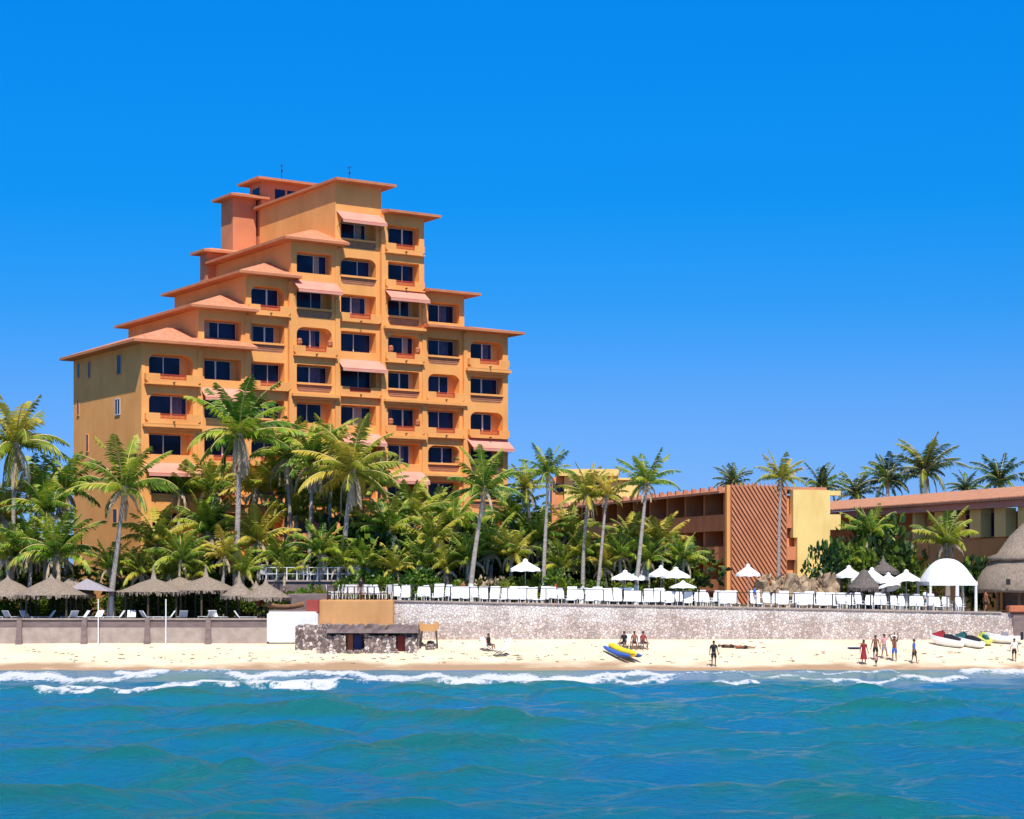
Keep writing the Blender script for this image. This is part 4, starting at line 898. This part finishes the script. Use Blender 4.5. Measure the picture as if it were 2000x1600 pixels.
for a in ((1432, 945, 190, 46, 0, 'palm behind the brown wing roof nearest the slatted gable'), (1605, 952, 195, 54, 1, 'palm behind the yellow wall with upright fronds'), (1672, 965, 198, 52, 0, 'low palm crown behind the start of the tiled roof'),
          (1733, 940, 196, 64, 1, 'palm behind the tiled roof left of the tallest one'), (1808, 920, 195, 80, 0, 'tallest palm behind the tiled roof of the right wing'), (1886, 955, 205, 40, 1, 'rounded low palm top behind the tiled roof'), (1952, 940, 197, 62, 0, 'palm near the right edge leaning over the tiled roof')):
    P(a[0], a[1], a[0]+6, 1100, a[2], a[3], 'far', a[4], a[5], .2, g=3.8)
LOW = [(60, 1080, 148, 85, 'yellow green low palm at the far left behind the shelters'), (112, 1085, 147, 105, 'large arching low palm left of the tower foot'), (5, 1010, 153, 95, 'mid height palm half cut by the left edge'),
       (305, 1065, 150, 88, 'low palm above the spiked thatched shelter'), (352, 1095, 148, 72, 'bushy palm over the wide dark shelter'), (405, 1040, 154, 90, 'mid palm left of the tallest trunk'),
       (440, 1090, 149, 66, 'small palm below the tallest palm'), (505, 1060, 151, 84, 'green bushy palm right of the tallest trunk'), (545, 1095, 149, 60, 'low palm above the raised deck'), (580, 1010, 156, 85, 'mid height palm in front of the tower door'),
       (700, 1060, 155, 70, 'low palm behind the big centre trunk'), (760, 1040, 152, 85, 'bright palm left of the stone terrace chairs'), (805, 1010, 154, 84, 'upright bright palm below the right hotel awning'), (845, 1060, 150, 74, 'low palm with arching fronds behind the first loungers'),
       (885, 1030, 154, 84, 'mid palm left of the leaning corner palm'), (960, 1080, 150, 84, 'yellow green palm behind the leaning corner trunk'), (995, 1015, 153, 80, 'green palm right of the tower corner'), (1050, 1060, 151, 84, 'low palm behind the lone white parasol'),
       (1105, 1050, 152, 76, 'low palm between the slim trunks'), (1095, 1110, 148.5, 70, 'bright ground palm behind the terrace loungers'), (1180, 1110, 148.5, 62, 'ground palm left of the parasol group'), (1232, 1060, 151, 68, 'bright palm left of the fan shaped one'),
       (1290, 1065, 150.5, 70, 'fan shaped bright palm before the brown balconies'), (1335, 1095, 149.5, 60, 'rounded palm at the right end of the brown balconies'), (1655, 1095, 150, 44, 'small palm beside the large dark shrub'), (670, 1000, 157, 80, 'dark mid palm behind the big centre palm'),
       (500, 960, 157, 90, 'tall background palm between tower windows and the tallest palm'), (350, 960, 158, 70, 'background palm in front of the left tower balconies'), (70, 960, 156, 80, 'background palm between the two left edge palms'), (850, 1000, 157, 60, 'background palm below the arched tower window')]
LOW += [(px_, py_, 148.5, r__, l_) for px_, py_, r__, l_ in ((215, 1110, 62, 'ground palm behind the grey peaked canopy'), (275, 1120, 66, 'ground palm left of the first thatched spike'), (330, 1125, 58, 'ground palm between the two thatched spikes'),
       (375, 1128, 60, 'ground palm just left of the second thatched spike'), (475, 1120, 58, 'ground palm touching the tallest palm trunk'), (555, 1120, 54, 'ground palm beside the raised deck rail'), (625, 1080, 70, 'ground palm between the pale centre trunks'),
       (665, 1105, 64, 'ground palm at the foot of the big centre palm'), (715, 1110, 66, 'ground palm right of the raised deck'), (770, 1115, 60, 'ground palm above the right end of the ochre wall'), (820, 1105, 66, 'ground palm behind the first terrace loungers'),
       (870, 1112, 62, 'ground palm left of the painted corner trunk'), (915, 1095, 60, 'ground palm right behind the painted corner trunk'), (1000, 1085, 62, 'ground palm left of the lone white parasol'), (1140, 1085, 60, 'ground palm between two painted slim trunks'),
       (1210, 1085, 62, 'ground palm just left of the leaning slim trunk'), (1265, 1095, 56, 'ground palm just right of the leaning slim trunk'), (90, 1000, 84, 'thick palm between the two tall left palms'), (20, 1090, 80, 'ground palm at the left edge behind the shelters'))]
LOW += [(640, 960, 157.5, 90, 'background palm behind the shaggy pale trunk'), (560, 960, 157.5, 86, 'background palm right of the tallest palm crown'), (905, 1050, 155, 66, 'background palm under the tower corner awning'), (410, 960, 158, 78, 'background palm left of the tallest palm crown'), (790, 1060, 156, 76, 'background palm behind the bright upright one')]
for i, (cx, cy, Y, r_, l) in enumerate(LOW):
    P(cx, cy, cx+pr.uniform(-8, 8), 1150, Y, r_, 'bush', i % 3, l, .16)
# ---------------------------------------------------------------- shrubs
def mk_bush(seed, mname, Lf=.34, n=900, m2='leaf'):
    def f():
        rn = random.Random(seed); r = empty('shrub'); b = MB(); lumps = [(Vector((rn.uniform(-.6, .6), rn.uniform(-.4, .4), rn.uniform(.35, .85))), rn.uniform(.28, .5)) for _ in range(9)]
        for i in range(n):
            c, q = rn.choice(lumps); v = Vector((rn.gauss(0, 1), rn.gauss(0, 1), rn.gauss(0, 1))).normalized()*q*rn.uniform(.75, 1.05)
            p = c+v
            if p.z < .02: p.z = .02
            d = (v.normalized()+Vector((rn.uniform(-.8, .8), rn.uniform(-.8, .8), rn.uniform(-.6, .6)))).normalized()*Lf*rn.uniform(.3, .6)
            s = d.cross(Vector((rn.uniform(-1, 1), rn.uniform(-1, 1), rn.uniform(-1, 1)))).normalized()*Lf*.16
            b.add([p, p+d*.5+s, p+d, p+d*.5-s], [(0, 1, 2, 3)], 0 if rn.random() < .7 else 1)
        b.build('foliage', [M[mname], M[m2]], r)
        t = MB()
        for i in range(4):
            c, q = lumps[i]; t.tube([(0, 0, 0), (c.x*.5, c.y*.5, c.z*.5), tuple(c)], [.05, .035, .015], 5)
        t.build('stem', M['bark'], r); return r
    return f
sr = random.Random(9)
names = ['left edge', 'tower foot', 'spiked shelter', 'tallest palm', 'raised deck', 'centre palms', 'stone terrace', 'corner palm', 'lone parasol', 'slim palms', 'parasol group', 'brown balconies']
i = 0
for px in range(-30, 1400, 42):
    for row in range(2):
        Y = (147.5 if row == 0 else 154)+sr.uniform(-1, 1); x = X(px+sr.uniform(-14, 14), Y); g = zt(x) if x > -14.6 else 3.25
        if row == 1 and 120 < px < 290 or px > 1335: continue
        s = sr.uniform(1.5, 2.1) if row == 0 else sr.uniform(3.4, 5.0)
        k = i % 4; nm = names[min(11, int((px+30)/120))]
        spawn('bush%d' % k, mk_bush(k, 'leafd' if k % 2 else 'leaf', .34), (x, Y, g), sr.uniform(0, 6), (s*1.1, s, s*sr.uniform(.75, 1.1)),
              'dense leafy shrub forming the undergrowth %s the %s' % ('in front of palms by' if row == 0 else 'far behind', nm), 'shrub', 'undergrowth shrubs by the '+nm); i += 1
M['rock'] = mat('tan_rock', (.46, .33, .20), (.22, .15, .10), scale=2.2, bump=1, bscale=3, detail=9)
for px, py, Y, sw_, l in ((1502, 1122, 146.4, 1.5, 'rugged tan rockwork right of the slatted gable parasol'), (1540, 1116, 146.8, 1.6, 'jagged tan rockwork below the left part of the yellow wall'), (1583, 1120, 146.2, 1.6, 'tan rockwork below the middle of the yellow wall'), (1628, 1116, 146.8, 1.7, 'tan rockwork left of the low shaggy thatched cone')):
    x = X(px, Y); g_ = zt(x); b = MB(); hh = Z(py, Y)-g_
    for q in range(7):
        n0 = len(b.v); cx_ = sr.uniform(-.7, .7)*sw_*.6; r_ = sr.uniform(.35, .6); h_ = hh*sr.uniform(.55, 1)
        b.ball((cx_, sr.uniform(-.5, .5), h_*.45), r_, r_*.8, h_*.55, 9, 7)
        for v_ in range(n0, len(b.v)): b.v[v_] = b.v[v_]+Vector((noise.noise(b.v[v_]*1.9+Vector((px, q, 0))), noise.noise(b.v[v_]*1.9+Vector((0, px, q))), .5*noise.noise(b.v[v_]*1.9+Vector((q, 0, px)))))*.42
    for q in range(len(b.sm)): b.sm[q] = False
    o = b.build('rockwork', M['rock'], None, label=l, cat='rock', group='tan rockwork on the terrace'); o.location = (x, Y, g_)
for px, py, Y, s, k, l in ((1520, 1122, 147.6, 1.3, 10, 'tan dried shrub among the rockwork by the straight palm'), (1608, 1121, 147.6, 1.4, 11, 'dried straw coloured shrub under the dark broad leaves'), (965, 1125, 146.5, 1.4, 10, 'dried shrub between the corner palm and the lone parasol')):
    x = X(px, Y); o = spawn('bush%d' % k, mk_bush(k, 'dry', .42, 700, 'drier'), (x, Y, zt(x)), px, (s, s*.8, (Z(py, Y)-zt(x))/1.25), l, 'shrub')
for px, py, Y, s, k, l in ((1605, 1050, 149, 2.2, 1, 'small tree with dark broad leaves beside the yellow wall'), (1705, 1010, 151, 3.9, 3, 'large dark bushy tree in front of the tiled right wing'), (1690, 1060, 149.5, 2.6, 0, 'green shrub under the large dark tree'),
                        (1760, 1060, 152, 3.0, 3, 'dark shrub between the large tree and the low palm'), (1640, 1085, 150, 2.0, 2, 'yellow green shrub at the foot of the yellow wall'), (1905, 1085, 151, 2.2, 1, 'small dark shrub left of the big thatched roof'), (1800, 1100, 151.5, 2.4, 2, 'green shrub behind the gazebo')):
    x = X(px, Y); o = spawn('bush%d' % k, mk_bush(k, 'leafd', .34), (x, Y, zt(x)), px, (s, s*.8, (Z(py, Y)-zt(x))/1.25), l, 'shrub')
P(1700, 1045, 1700, 1120, 150.5, 66, 'bush', 2, 'broad palm growing out of the large dark tree', .16)
# far tree belts left and right so that the land does not end in a bare line
for i in range(40):
    side = -1 if i % 2 else 1; x = side*sr.uniform(46, 130) if i > 14 else sr.uniform(-60, 60); Y = sr.uniform(225, 300)
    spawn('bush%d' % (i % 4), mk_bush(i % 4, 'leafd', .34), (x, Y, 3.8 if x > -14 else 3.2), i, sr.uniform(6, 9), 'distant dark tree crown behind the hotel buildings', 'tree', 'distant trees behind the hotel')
for i in range(16):
    x = -sr.uniform(44, 70) if i % 2 else sr.uniform(50, 75); Y = sr.uniform(148, 180)
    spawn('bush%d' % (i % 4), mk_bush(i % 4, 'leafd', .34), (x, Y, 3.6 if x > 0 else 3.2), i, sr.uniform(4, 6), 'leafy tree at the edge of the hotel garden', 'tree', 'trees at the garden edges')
# ---------------------------------------------------------------- people
dg = None
def skin_mesh(name, V, E, rad, m, parent, root=0, sub=1):
    me = bpy.data.meshes.new(name); me.from_pydata(V, E, []); o = bpy.data.objects.new(name, me); C.objects.link(o)
    md = o.modifiers.new('s', 'SKIN'); md.use_smooth_shade = True
    for i, r in enumerate(rad):
        sv = me.skin_vertices[0].data[i]; sv.radius = r if hasattr(r, '__len__') else (r, r); sv.use_root = (i == root)
    ms = o.modifiers.new('u', 'SUBSURF'); ms.levels = sub; ms.render_levels = sub
    bpy.context.view_layer.update(); d = bpy.context.evaluated_depsgraph_get(); nm = bpy.data.meshes.new_from_object(o.evaluated_get(d))
    bpy.data.objects.remove(o); nm.name = name; nm.materials.clear(); nm.materials.append(m)
    q = bpy.data.objects.new(name, nm); C.objects.link(q); q.parent = parent; return q
def person(loc, rz, label, pose='stand', h=1.72, top=None, bottom=None, skirt=False, hairc='hair', sk='skin', arms=((.12, -.02, -.3), (.12, -.02, -.3)), hat=None, longtop=False):
    k = h/1.75; r = empty('person', loc, rz, label, 'person'); r.scale = (k, k, k)
    sit = pose == 'sit'; hz = .50 if sit else .92
    J = {'pel': (0, 0, hz), 'bel': (0, .01, hz+.16), 'che': (0, .0, hz+.36), 'nec': (0, 0, hz+.54), 'nk2': (0, -.01, hz+.60), 'hed': (0, -.02, hz+.70), 'crn': (0, 0, hz+.80)}
    for s, n_, st in ((1, 'r', .16), (-1, 'l', -.12)):
        wk = st if pose == 'walk' else 0
        J['hip'+n_] = (s*.10, 0, hz-.03)
        if sit: J['kn'+n_] = (s*.15, -.44, .50); J['an'+n_] = (s*.16, -.48, .08); J['to'+n_] = (s*.17, -.66, .04)
        elif pose == 'bend': J['kn'+n_] = (s*.12, -.06, .48); J['an'+n_] = (s*.13, .03, .08); J['to'+n_] = (s*.14, -.14, .035)
        else: J['kn'+n_] = (s*.11, -.03-wk*.7, .49); J['an'+n_] = (s*.12, .02-wk*1.1, .08); J['to'+n_] = (s*.14, -.15-wk*1.1, .035)
        a = arms[0 if s > 0 else 1]
        J['sh'+n_] = (s*.19, 0, hz+.49); J['el'+n_] = (s*(.19+a[0]*.5), a[1]*.4+.02, hz+.49+a[2]*.85 if a[2] > -.29 else hz+.21); ex, ey, ez = J['el'+n_]
        J['wr'+n_] = (s*(.19+a[0]), ey+a[1]*1.6-.06, ez+(a[2]*.8 if a[2] > -.29 else -.25))
    if pose == 'bend':
        def rot(p):
            v = Vector(p)-Vector((0, 0, .92)); v = Matrix.Rotation(R(70), 4, 'X') @ v; return tuple(v+Vector((0, .1, .90)))
        for n_ in list(J):
            if n_ in ('bel', 'che', 'nec', 'nk2', 'hed', 'crn') or n_[:2] in ('sh', 'el', 'wr'): J[n_] = rot(J[n_])
    keys = list(J); ix = {q: i for i, q in enumerate(keys)}
    rad = {'pel': (.145, .11), 'bel': (.13, .095), 'che': (.165, .11), 'nec': (.09, .075), 'nk2': (.052, .055), 'hed': (.078, .095), 'crn': (.06, .07)}
    for n_ in 'rl': rad.update({'hip'+n_: .095, 'kn'+n_: .058, 'an'+n_: .036, 'to'+n_: .034, 'sh'+n_: .055, 'el'+n_: .04, 'wr'+n_: .028})
    E = [('pel', 'bel'), ('bel', 'che'), ('che', 'nec'), ('nec', 'nk2'), ('nk2', 'hed'), ('hed', 'crn')]
    for n_ in 'rl': E += [('pel', 'hip'+n_), ('hip'+n_, 'kn'+n_), ('kn'+n_, 'an'+n_), ('an'+n_, 'to'+n_), ('nec', 'sh'+n_), ('sh'+n_, 'el'+n_), ('el'+n_, 'wr'+n_)]
    body = skin_mesh('body', [J[q] for q in keys], [(ix[a], ix[c]) for a, c in E], [rad[q] for q in keys], M[sk], r)
    # hands (palm, four fingers, thumb), nose and ears merged into the body mesh
    b = MB()
    for n_, s in (('r', 1), ('l', -1)):
        w_ = Vector(J['wr'+n_]); d = (w_-Vector(J['el'+n_])).normalized(); sd_ = d.cross(Vector((1, 0, 0))).normalized() if abs(d.x) < .9 else Vector((0, 1, 0)); nn_ = d.cross(sd_)
        pc = w_+d*.05; b.tube([w_-d*.01, pc, w_+d*.095], [.026, .036, .032], 6)
        for f_ in range(4):
            o_ = sd_*(-.028+.019*f_); l_ = (.062, .075, .07, .055)[f_]; b.tube([w_+d*.09+o_, w_+d*(.09+l_*.55)+o_+nn_*.006, w_+d*(.09+l_)+o_+nn_*.02], [.009, .0085, .007], 5)
        b.tube([w_+d*.03+sd_*-.03, w_+d*.06+sd_*-.055, w_+d*.09+sd_*-.06], [.011, .01, .008], 5)
    hd = Vector(J['hed']); cr_ = Vector(J['crn']); up = (cr_-Vector(J['nk2'])).normalized(); fw = Vector((0, -1, 0)) if pose != 'bend' else Vector((0, -.4, -.9)); hc = hd+up*.02
    b.tube([hc+fw*.085+up*.02, hc+fw*.118-up*.02], [.008, .017], 5); b.tube([hc+fw*.088-up*.05+Vector((-.025, 0, 0)), hc+fw*.09-up*.05+Vector((.025, 0, 0))], .008, 5)
    for s in (-1, 1): b.ball(hc+Vector((s*.085, .01, 0)), .012, .022, .03, 6, 4)
    bm = bmesh.new(); bm.from_mesh(body.data)
    tmp = b.build('tmp', M[sk]); bm.from_mesh(tmp.data); bpy.data.objects.remove(tmp); bm.to_mesh(body.data); bm.free()
    for p_ in body.data.polygons: p_.use_smooth = True
    e = MB()
    for s in (-1, 1): e.ball(hc+fw*.092+up*.02+Vector((s*.03, 0, 0)), .011, .008, .009, 6, 4)
    e.build('eyes', M['hair'], r)
    hh = MB(); hh.ball(hc-fw*.015+up*.045, .092, .105, .085, 10, 6)
    if hairc == 'long': hh.tube([hc-fw*.06, hc-fw*.08-up*.12, hc-fw*.07-up*.22], [.07, .075, .04], 7)
    hh.build('hair', M['hair'], r)
    if hat:
        t_ = MB(); c0 = hc+up*.08; t_.lathe([(.2, 0), (.2, .012), (.1, .02), (.09, .09), (.01, .1)], 14, c=tuple(c0)); t_.build('hat', M[hat], r)
    if top:
        kk = ['pel', 'bel', 'che', 'nec', 'shr', 'shl']; V = [J[q] for q in kk]
        V += [tuple(Vector(J['sh'+n_]).lerp(Vector(J['el'+n_]), .7)) for n_ in 'rl']
        Ee = [(0, 1), (1, 2), (2, 3), (3, 4), (3, 5), (4, 6), (5, 7)]
        skin_mesh('top', V, Ee, [(.165, .13), (.15, .115), (.18, .125), (.095, .085), .072, .072, .062, .062], M[top], r)
    if bottom:
        if skirt:
            b = MB(); t0 = hz+(.12 if not longtop else .3); b.lathe([(.15, t0-hz+hz), (.17, hz), (.24, hz*.55), (.27, .38)], 16, sy=.8)
            b.build('skirt', M[bottom], r)
        else:
            V = [J['pel'], tuple(Vector(J['pel'])+Vector((0, 0, .08)))]; Ee = [(0, 1)]; rd = [(.165, .13), (.155, .12)]
            for n_ in 'rl':
                i0 = len(V); V += [J['hip'+n_], tuple(Vector(J['hip'+n_]).lerp(Vector(J['kn'+n_]), .85))]; Ee += [(0, i0), (i0, i0+1)]; rd += [.115, .092]
            skin_mesh('shorts', V, Ee, rd, M[bottom], r)
    return r
def bp_(px, py): return beach_at(px, py)
person(bp_(1394, 1302), .1, 'dark clothed person standing alone at the waterline', 'stand', 1.8, 'black', 'black', sk='skin')
person(bp_(1687, 1298), .2, 'person in a dark red dress standing left of the beach group', 'stand', 1.72, 'maroon', 'maroon', True, 'long')
person(bp_(1710, 1290), -.2, 'shirtless person in dark shorts at the left of the close beach group', 'stand', 1.78, None, 'black')
person(bp_(1727, 1287), .4, 'person in a pinkish top and grey shorts with raised arm in the close beach group', 'walk', 1.76, 'pinkc', 'grey', arms=((.3, -.05, .2), (.15, 0, -.3)), sk='skin2')
cr = person(bp_(1747, 1292), -.4, 'person in blue shorts carrying a child in white on the shoulders', 'stand', 1.78, 'brownc', 'blue', arms=((.1, -.1, .25), (.1, -.1, .25)))
p_ = bp_(1747, 1292)
person(p_+Vector((.02, .10, 1.24)), -.4, 'small child in a white shirt sitting on the shoulders of a person', 'sit', 1.05, 'whitec', 'black', arms=((.25, -.05, .15), (.2, -.05, -.3)))
person(bp_(1711, 1302), .5, 'small child in dark shorts at the edge of the wet sand', 'stand', .82, 'pinkc', 'black')
person(bp_(1785, 1296), 1.1, 'person in a blue shirt and black shorts walking away from the beach group', 'walk', 1.7, 'blue', 'black')
person(bp_(1981, 1292), -.5, 'person in a white shirt and black shorts near the white boat', 'stand', 1.62, 'whitec', 'black')
for px, Yc, rz_, l, po_, tp, bt2, ar in ((1808, 144.9, .5, 'guest in a pale shirt standing under the left side of the gazebo', 'stand', 'whitec', 'teal', None), (1822, 145.4, 2.6, 'guest in a red top standing behind the pale shirted guest', 'stand', 'redp', 'black', None),
        (1474, 144.4, 1.2, 'waiter in a light blue shirt walking on the terrace by the slatted gable', 'walk', 'blue', 'black', None), (1730, 144.6, 0, 'bare chested guest standing among the terrace chairs below the parasols', 'stand', None, 'navy', None),
        (705, 143.4, .4, 'guest in dark clothes standing above the ochre wall', 'stand', 'black', 'grey', None), (1925, 144.2, 1.8, 'guest in a brown top near the big thatched roof', 'walk', 'brownc', 'black', None), (905, 144.8, .9, 'guest in an orange brown top behind the left terrace chairs', 'stand', 'brownc', 'whitec', None),
        (1085, 144.5, 2.0, 'guest in a maroon top between two painted palm trunks', 'walk', 'maroon', 'navy', None), (508, 143, .3, 'guest in a maroon shirt standing beside the wooden dinghy', 'stand', 'maroon', 'black', None)):
    x = X(px, Yc); g_ = Z(1172, 141) if 620 < px < 765 else (zt(x)+.01 if x > -14.6 else 3.26)
    person((x, Yc, g_), rz_, l, po_, 1.7, tp, bt2, sk='skin2')
def beach_chair(loc, rz, label, m='whitec'):
    r = empty('beach_chair', loc, rz, label, 'beach chair')
    b = MB(); b.box(-.28, .28, -.28, .25, .36, .40); b.build('seat', M[m], r)
    b = MB(); b.add([(-.28, .25, .36), (.28, .25, .36), (.28, .55, 1.05), (-.28, .55, 1.05), (-.28, .29, .35), (.28, .29, .35), (.28, .59, 1.04), (-.28, .59, 1.04)], [(0, 1, 2, 3), (4, 7, 6, 5), (0, 4, 5, 1), (1, 5, 6, 2), (2, 6, 7, 3), (3, 7, 4, 0)]); b.build('backrest', M[m], r)
    for sx in (-.27, .27):
        for a, c_ in ((-.28, .3), (.25, -.3)): b = MB(); b.tube([(sx, a, .36), (sx, c_, 0)], .018, 5); b.build('leg', M['metal'], r)
    return r
for i, (px, lb, tp, bt2) in enumerate(((1219, 'dark clothed person sitting at the left of the trio above the inflatable', 'black', 'black'), (1239, 'person with bare arms sitting in the middle of the trio above the inflatable', 'brownc', 'black'), (1256, 'person in dark clothes sitting at the right of the trio above the inflatable', 'redp', 'black'))):
    q = bp_(px, 1268); person(q+Vector((0, -.05, 0)), R(-25+i*22), lb, 'sit', 1.72, tp, bt2, arms=((.1, -.15, -.3), (.1, -.15, -.3))); beach_chair(q, R(-25+i*22), ('white low beach chair of the left seated person', 'white low beach chair of the middle seated person', 'white low beach chair of the right seated person')[i])
q = bp_(954, 1272); person(q, R(60), 'person in dark clothes bending over beside a folded white chair', 'sit', 1.7, 'black', 'black', hat=None); beach_chair(q+Vector((0, .0, 0)), R(60), 'white beach chair under the seated person by the ruin')
q = bp_(975, 1282); o = beach_chair(q, R(-70), 'bulky white folding lounge chair facing the seated person', 'whitec'); o.scale = (1.5, 1.4, 1.25)
# sunbathers lying on the sand at right of the lone person
for px, py, l, c_ in ((1432, 1266, 'person lying on the sand left of another sunbather', 'black'), (1460, 1268, 'person lying on the sand with legs to the right', 'brownc')):
    q = bp_(px, py); o = person(q+Vector((.6, 0, .12)), 0, l, 'stand', 1.7, c_, 'black'); o.rotation_euler = (R(-88), 0, R(80))
for px, py, l in ((1668, 1267, 'small dark bodyboard lying on the sand left of the beach group'),):
    q = bp_(px, py); b = MB(); b.rings([[(x, -w_, .03), (x, w_, .03), (x, w_, .1), (x, -w_, .1)] for x, w_ in ((-.45, .1), (-.3, .24), (.2, .26), (.45, .18))], 0, False); o = b.build('bodyboard', M['navy'], None, label=l, cat='bodyboard'); o.location = q
sb = MB(); sr2 = random.Random(31)
for i in range(240):
    px = sr2.uniform(-40, 2040); py = sr2.gauss(1286, 5) if i % 3 else sr2.uniform(1252, 1280); q = beach_at(px, max(1252, min(1300, py))); L_ = sr2.uniform(.04, .16)
    for k in range(3):
        a = sr2.uniform(0, 3.14); c_ = q+Vector((sr2.uniform(-.15, .15), sr2.uniform(-.15, .15), .012)); d_ = Vector((math.cos(a), math.sin(a), .1))*L_
        sb.tube([c_-d_, c_+Vector((0, 0, .03)), c_+d_], [.01, .022, .008], 4)
sb.build('seaweed', M['bark'], None, kind='stuff', label='scraps of dark dry seaweed scattered over the sand', cat='seaweed')
# ---------------------------------------------------------------- inflatable, jet skis, boat
q0, q1 = bp_(1185, 1270), bp_(1240, 1297); d = q1-q0; mid = (q0+q1)/2
ib = empty('banana_boat', mid+Vector((0, 0, .12)), math.atan2(d.y, d.x), 'yellow inflatable towing boat with a blue side tube pulled up on the sand', 'inflatable boat')
ib.rotation_euler.y = math.atan2(-d.z, math.hypot(d.x, d.y))*.7
HL = 2.5
def sausage(b, y, z, r, L, lift=.15, mi=0):
    pts = []; rd = []
    for i in range(13):
        t = -1+2*i/12; pts.append((t*L, y, z+lift*t*t)); rd.append(r*(max(.05, 1-abs(t)**6))**.5)
    b.tube(pts, rd, 12, mi)
b = MB(); sausage(b, .12, .30, .27, HL); b.build('main_tube', M['yellowp'], ib)
b = MB(); sausage(b, -.33, .17, .16, HL); b.build('side_tube', M['blue'], ib); b = MB(); sausage(b, .56, .17, .16, HL); b.build('side_tube', M['blue'], ib)
b = MB()
for t in (-.7, -.2, .3): b.tube([(t, .0, .71), (t, .0, .80), (t, .24, .80), (t, .24, .71)], .02, 5)
b.build('handle', M['metal'], ib)
def mk_jetski(m1, m2, m3):
    r = empty('jet_ski'); b = MB(); rs = []
    for t, w_, zk, zs in ((-1.4, .42, .12, .42), (-1.0, .5, .04, .46), (0, .52, 0, .5), (.8, .42, .06, .56), (1.25, .22, .22, .62), (1.5, .04, .48, .66)):
        rs.append([(t, -w_, zs), (t, -w_*.9, zs*.5+zk*.5), (t, -w_*.3, zk), (t, w_*.3, zk), (t, w_*.9, zs*.5+zk*.5), (t, w_, zs)])
    b.rings(rs, 0, False); b.build('hull', M[m1], r)
    b = MB(); b.rings([[(t, -w_, z0_), (t, -w_*.7, z1_), (t, w_*.7, z1_), (t, w_, z0_)] for t, w_, z0_, z1_ in ((-1.1, .2, .46, .62), (-.3, .2, .5, .78), (.25, .18, .52, .74))], 0, False); b.build('seat', M[m2], r)
    b = MB(); b.rings([[(t, -w_, z0_), (t, -w_*.6, z1_), (t, w_*.6, z1_), (t, w_, z0_)] for t, w_, z0_, z1_ in ((.26, .2, .52, .86), (.55, .28, .54, .95), (.95, .3, .57, .78), (1.3, .14, .62, .68))], 0, False); b.build('hood', M[m3], r)
    b = MB(); b.tube([(.35, -.34, .98), (.42, 0, .94), (.35, .34, .98)], .025, 6); b.build('handlebar', M['metal'], r); return r
for px, py, rz_, ms, l, s in ((1848, 1262, 148, ('whitec', 'black', 'maroon'), 'white jet ski with dark red hood parked at the left', 1.05), (1890, 1263, 140, ('whitec', 'black', 'teal'), 'white jet ski with dark green hood beside the red hooded one', 1.0), (1922, 1257, 95, ('limep', 'teal', 'limep'), 'lime yellow jet ski seen end on between the white craft', .8)):
    o = mk_jetski(*ms)(None) if False else mk_jetski(*ms); o.location = bp_(px, py); o.rotation_euler = (0, R(-7), R(rz_)); o.scale = (s*.84, s, s*1.1); tag(o, l, 'jet ski', 'jet skis on the beach')
q = bp_(1958, 1257); bo = empty('motor_boat', q, R(165), 'small white open boat pulled up against the stone wall at right', 'boat'); bo.scale = (.8, .8, .9)
b = MB(); rs = []
for t, w_, zk, zs in ((-1.6, .6, .1, .62), (-.8, .68, .02, .62), (.2, .66, .03, .68), (1.1, .45, .15, .82), (1.7, .12, .45, .98)):
    rs.append([(t, -w_, zs), (t, -w_*.85, zs*.45), (t, 0, zk), (t, w_*.85, zs*.45), (t, w_, zs), (t, w_-.08, zs), (t, w_*.6, zk+.25), (t, -w_*.6, zk+.25), (t, -w_+.08, zs)])
b.rings(rs, 0, False); b.build('hull', M['whitec'], bo)
b = MB(); b.box(-.5, .1, -.3, .3, .3, .95); b.add([(.1, -.28, .95), (.1, .28, .95), (-.12, .24, 1.3), (-.12, -.24, 1.3)], [(0, 1, 2, 3)]); b.build('console', M['grey'], bo)
b = MB(); b.box(-1.85, -1.6, -.15, .15, .3, .95); b.build('outboard_motor', M['black'], bo)
# brown wooden cart by the ruin
q = bp_(838, 1266); ct = empty('wooden_stand', q, 0, 'brown wooden vendor stand with a dark leg beside the stone ruin', 'stand')
h = 1.75; b = MB(); b.rings([[(x, -.3, h-z_), (x, .3, h-z_), (x, .3, h), (x, -.3, h)] for x, z_ in ((-.7, .35), (-.5, .5), (.5, .5), (.7, .3))], 0, False); b.box(-.72, -.5, -.3, .3, h+.002, h+.15); b.box(.4, .68, -.3, .3, h+.002, h+.18); b.build('tray', M['ochre'], ct)
for sx, sy in ((-.5, -.22), (.5, -.22), (-.5, .22), (.5, .22)): b = MB(); b.tube([(sx, sy, h-.45), (sx*1.25, sy, 0)], .05, 6); b.build('leg', M['pole'], ct)
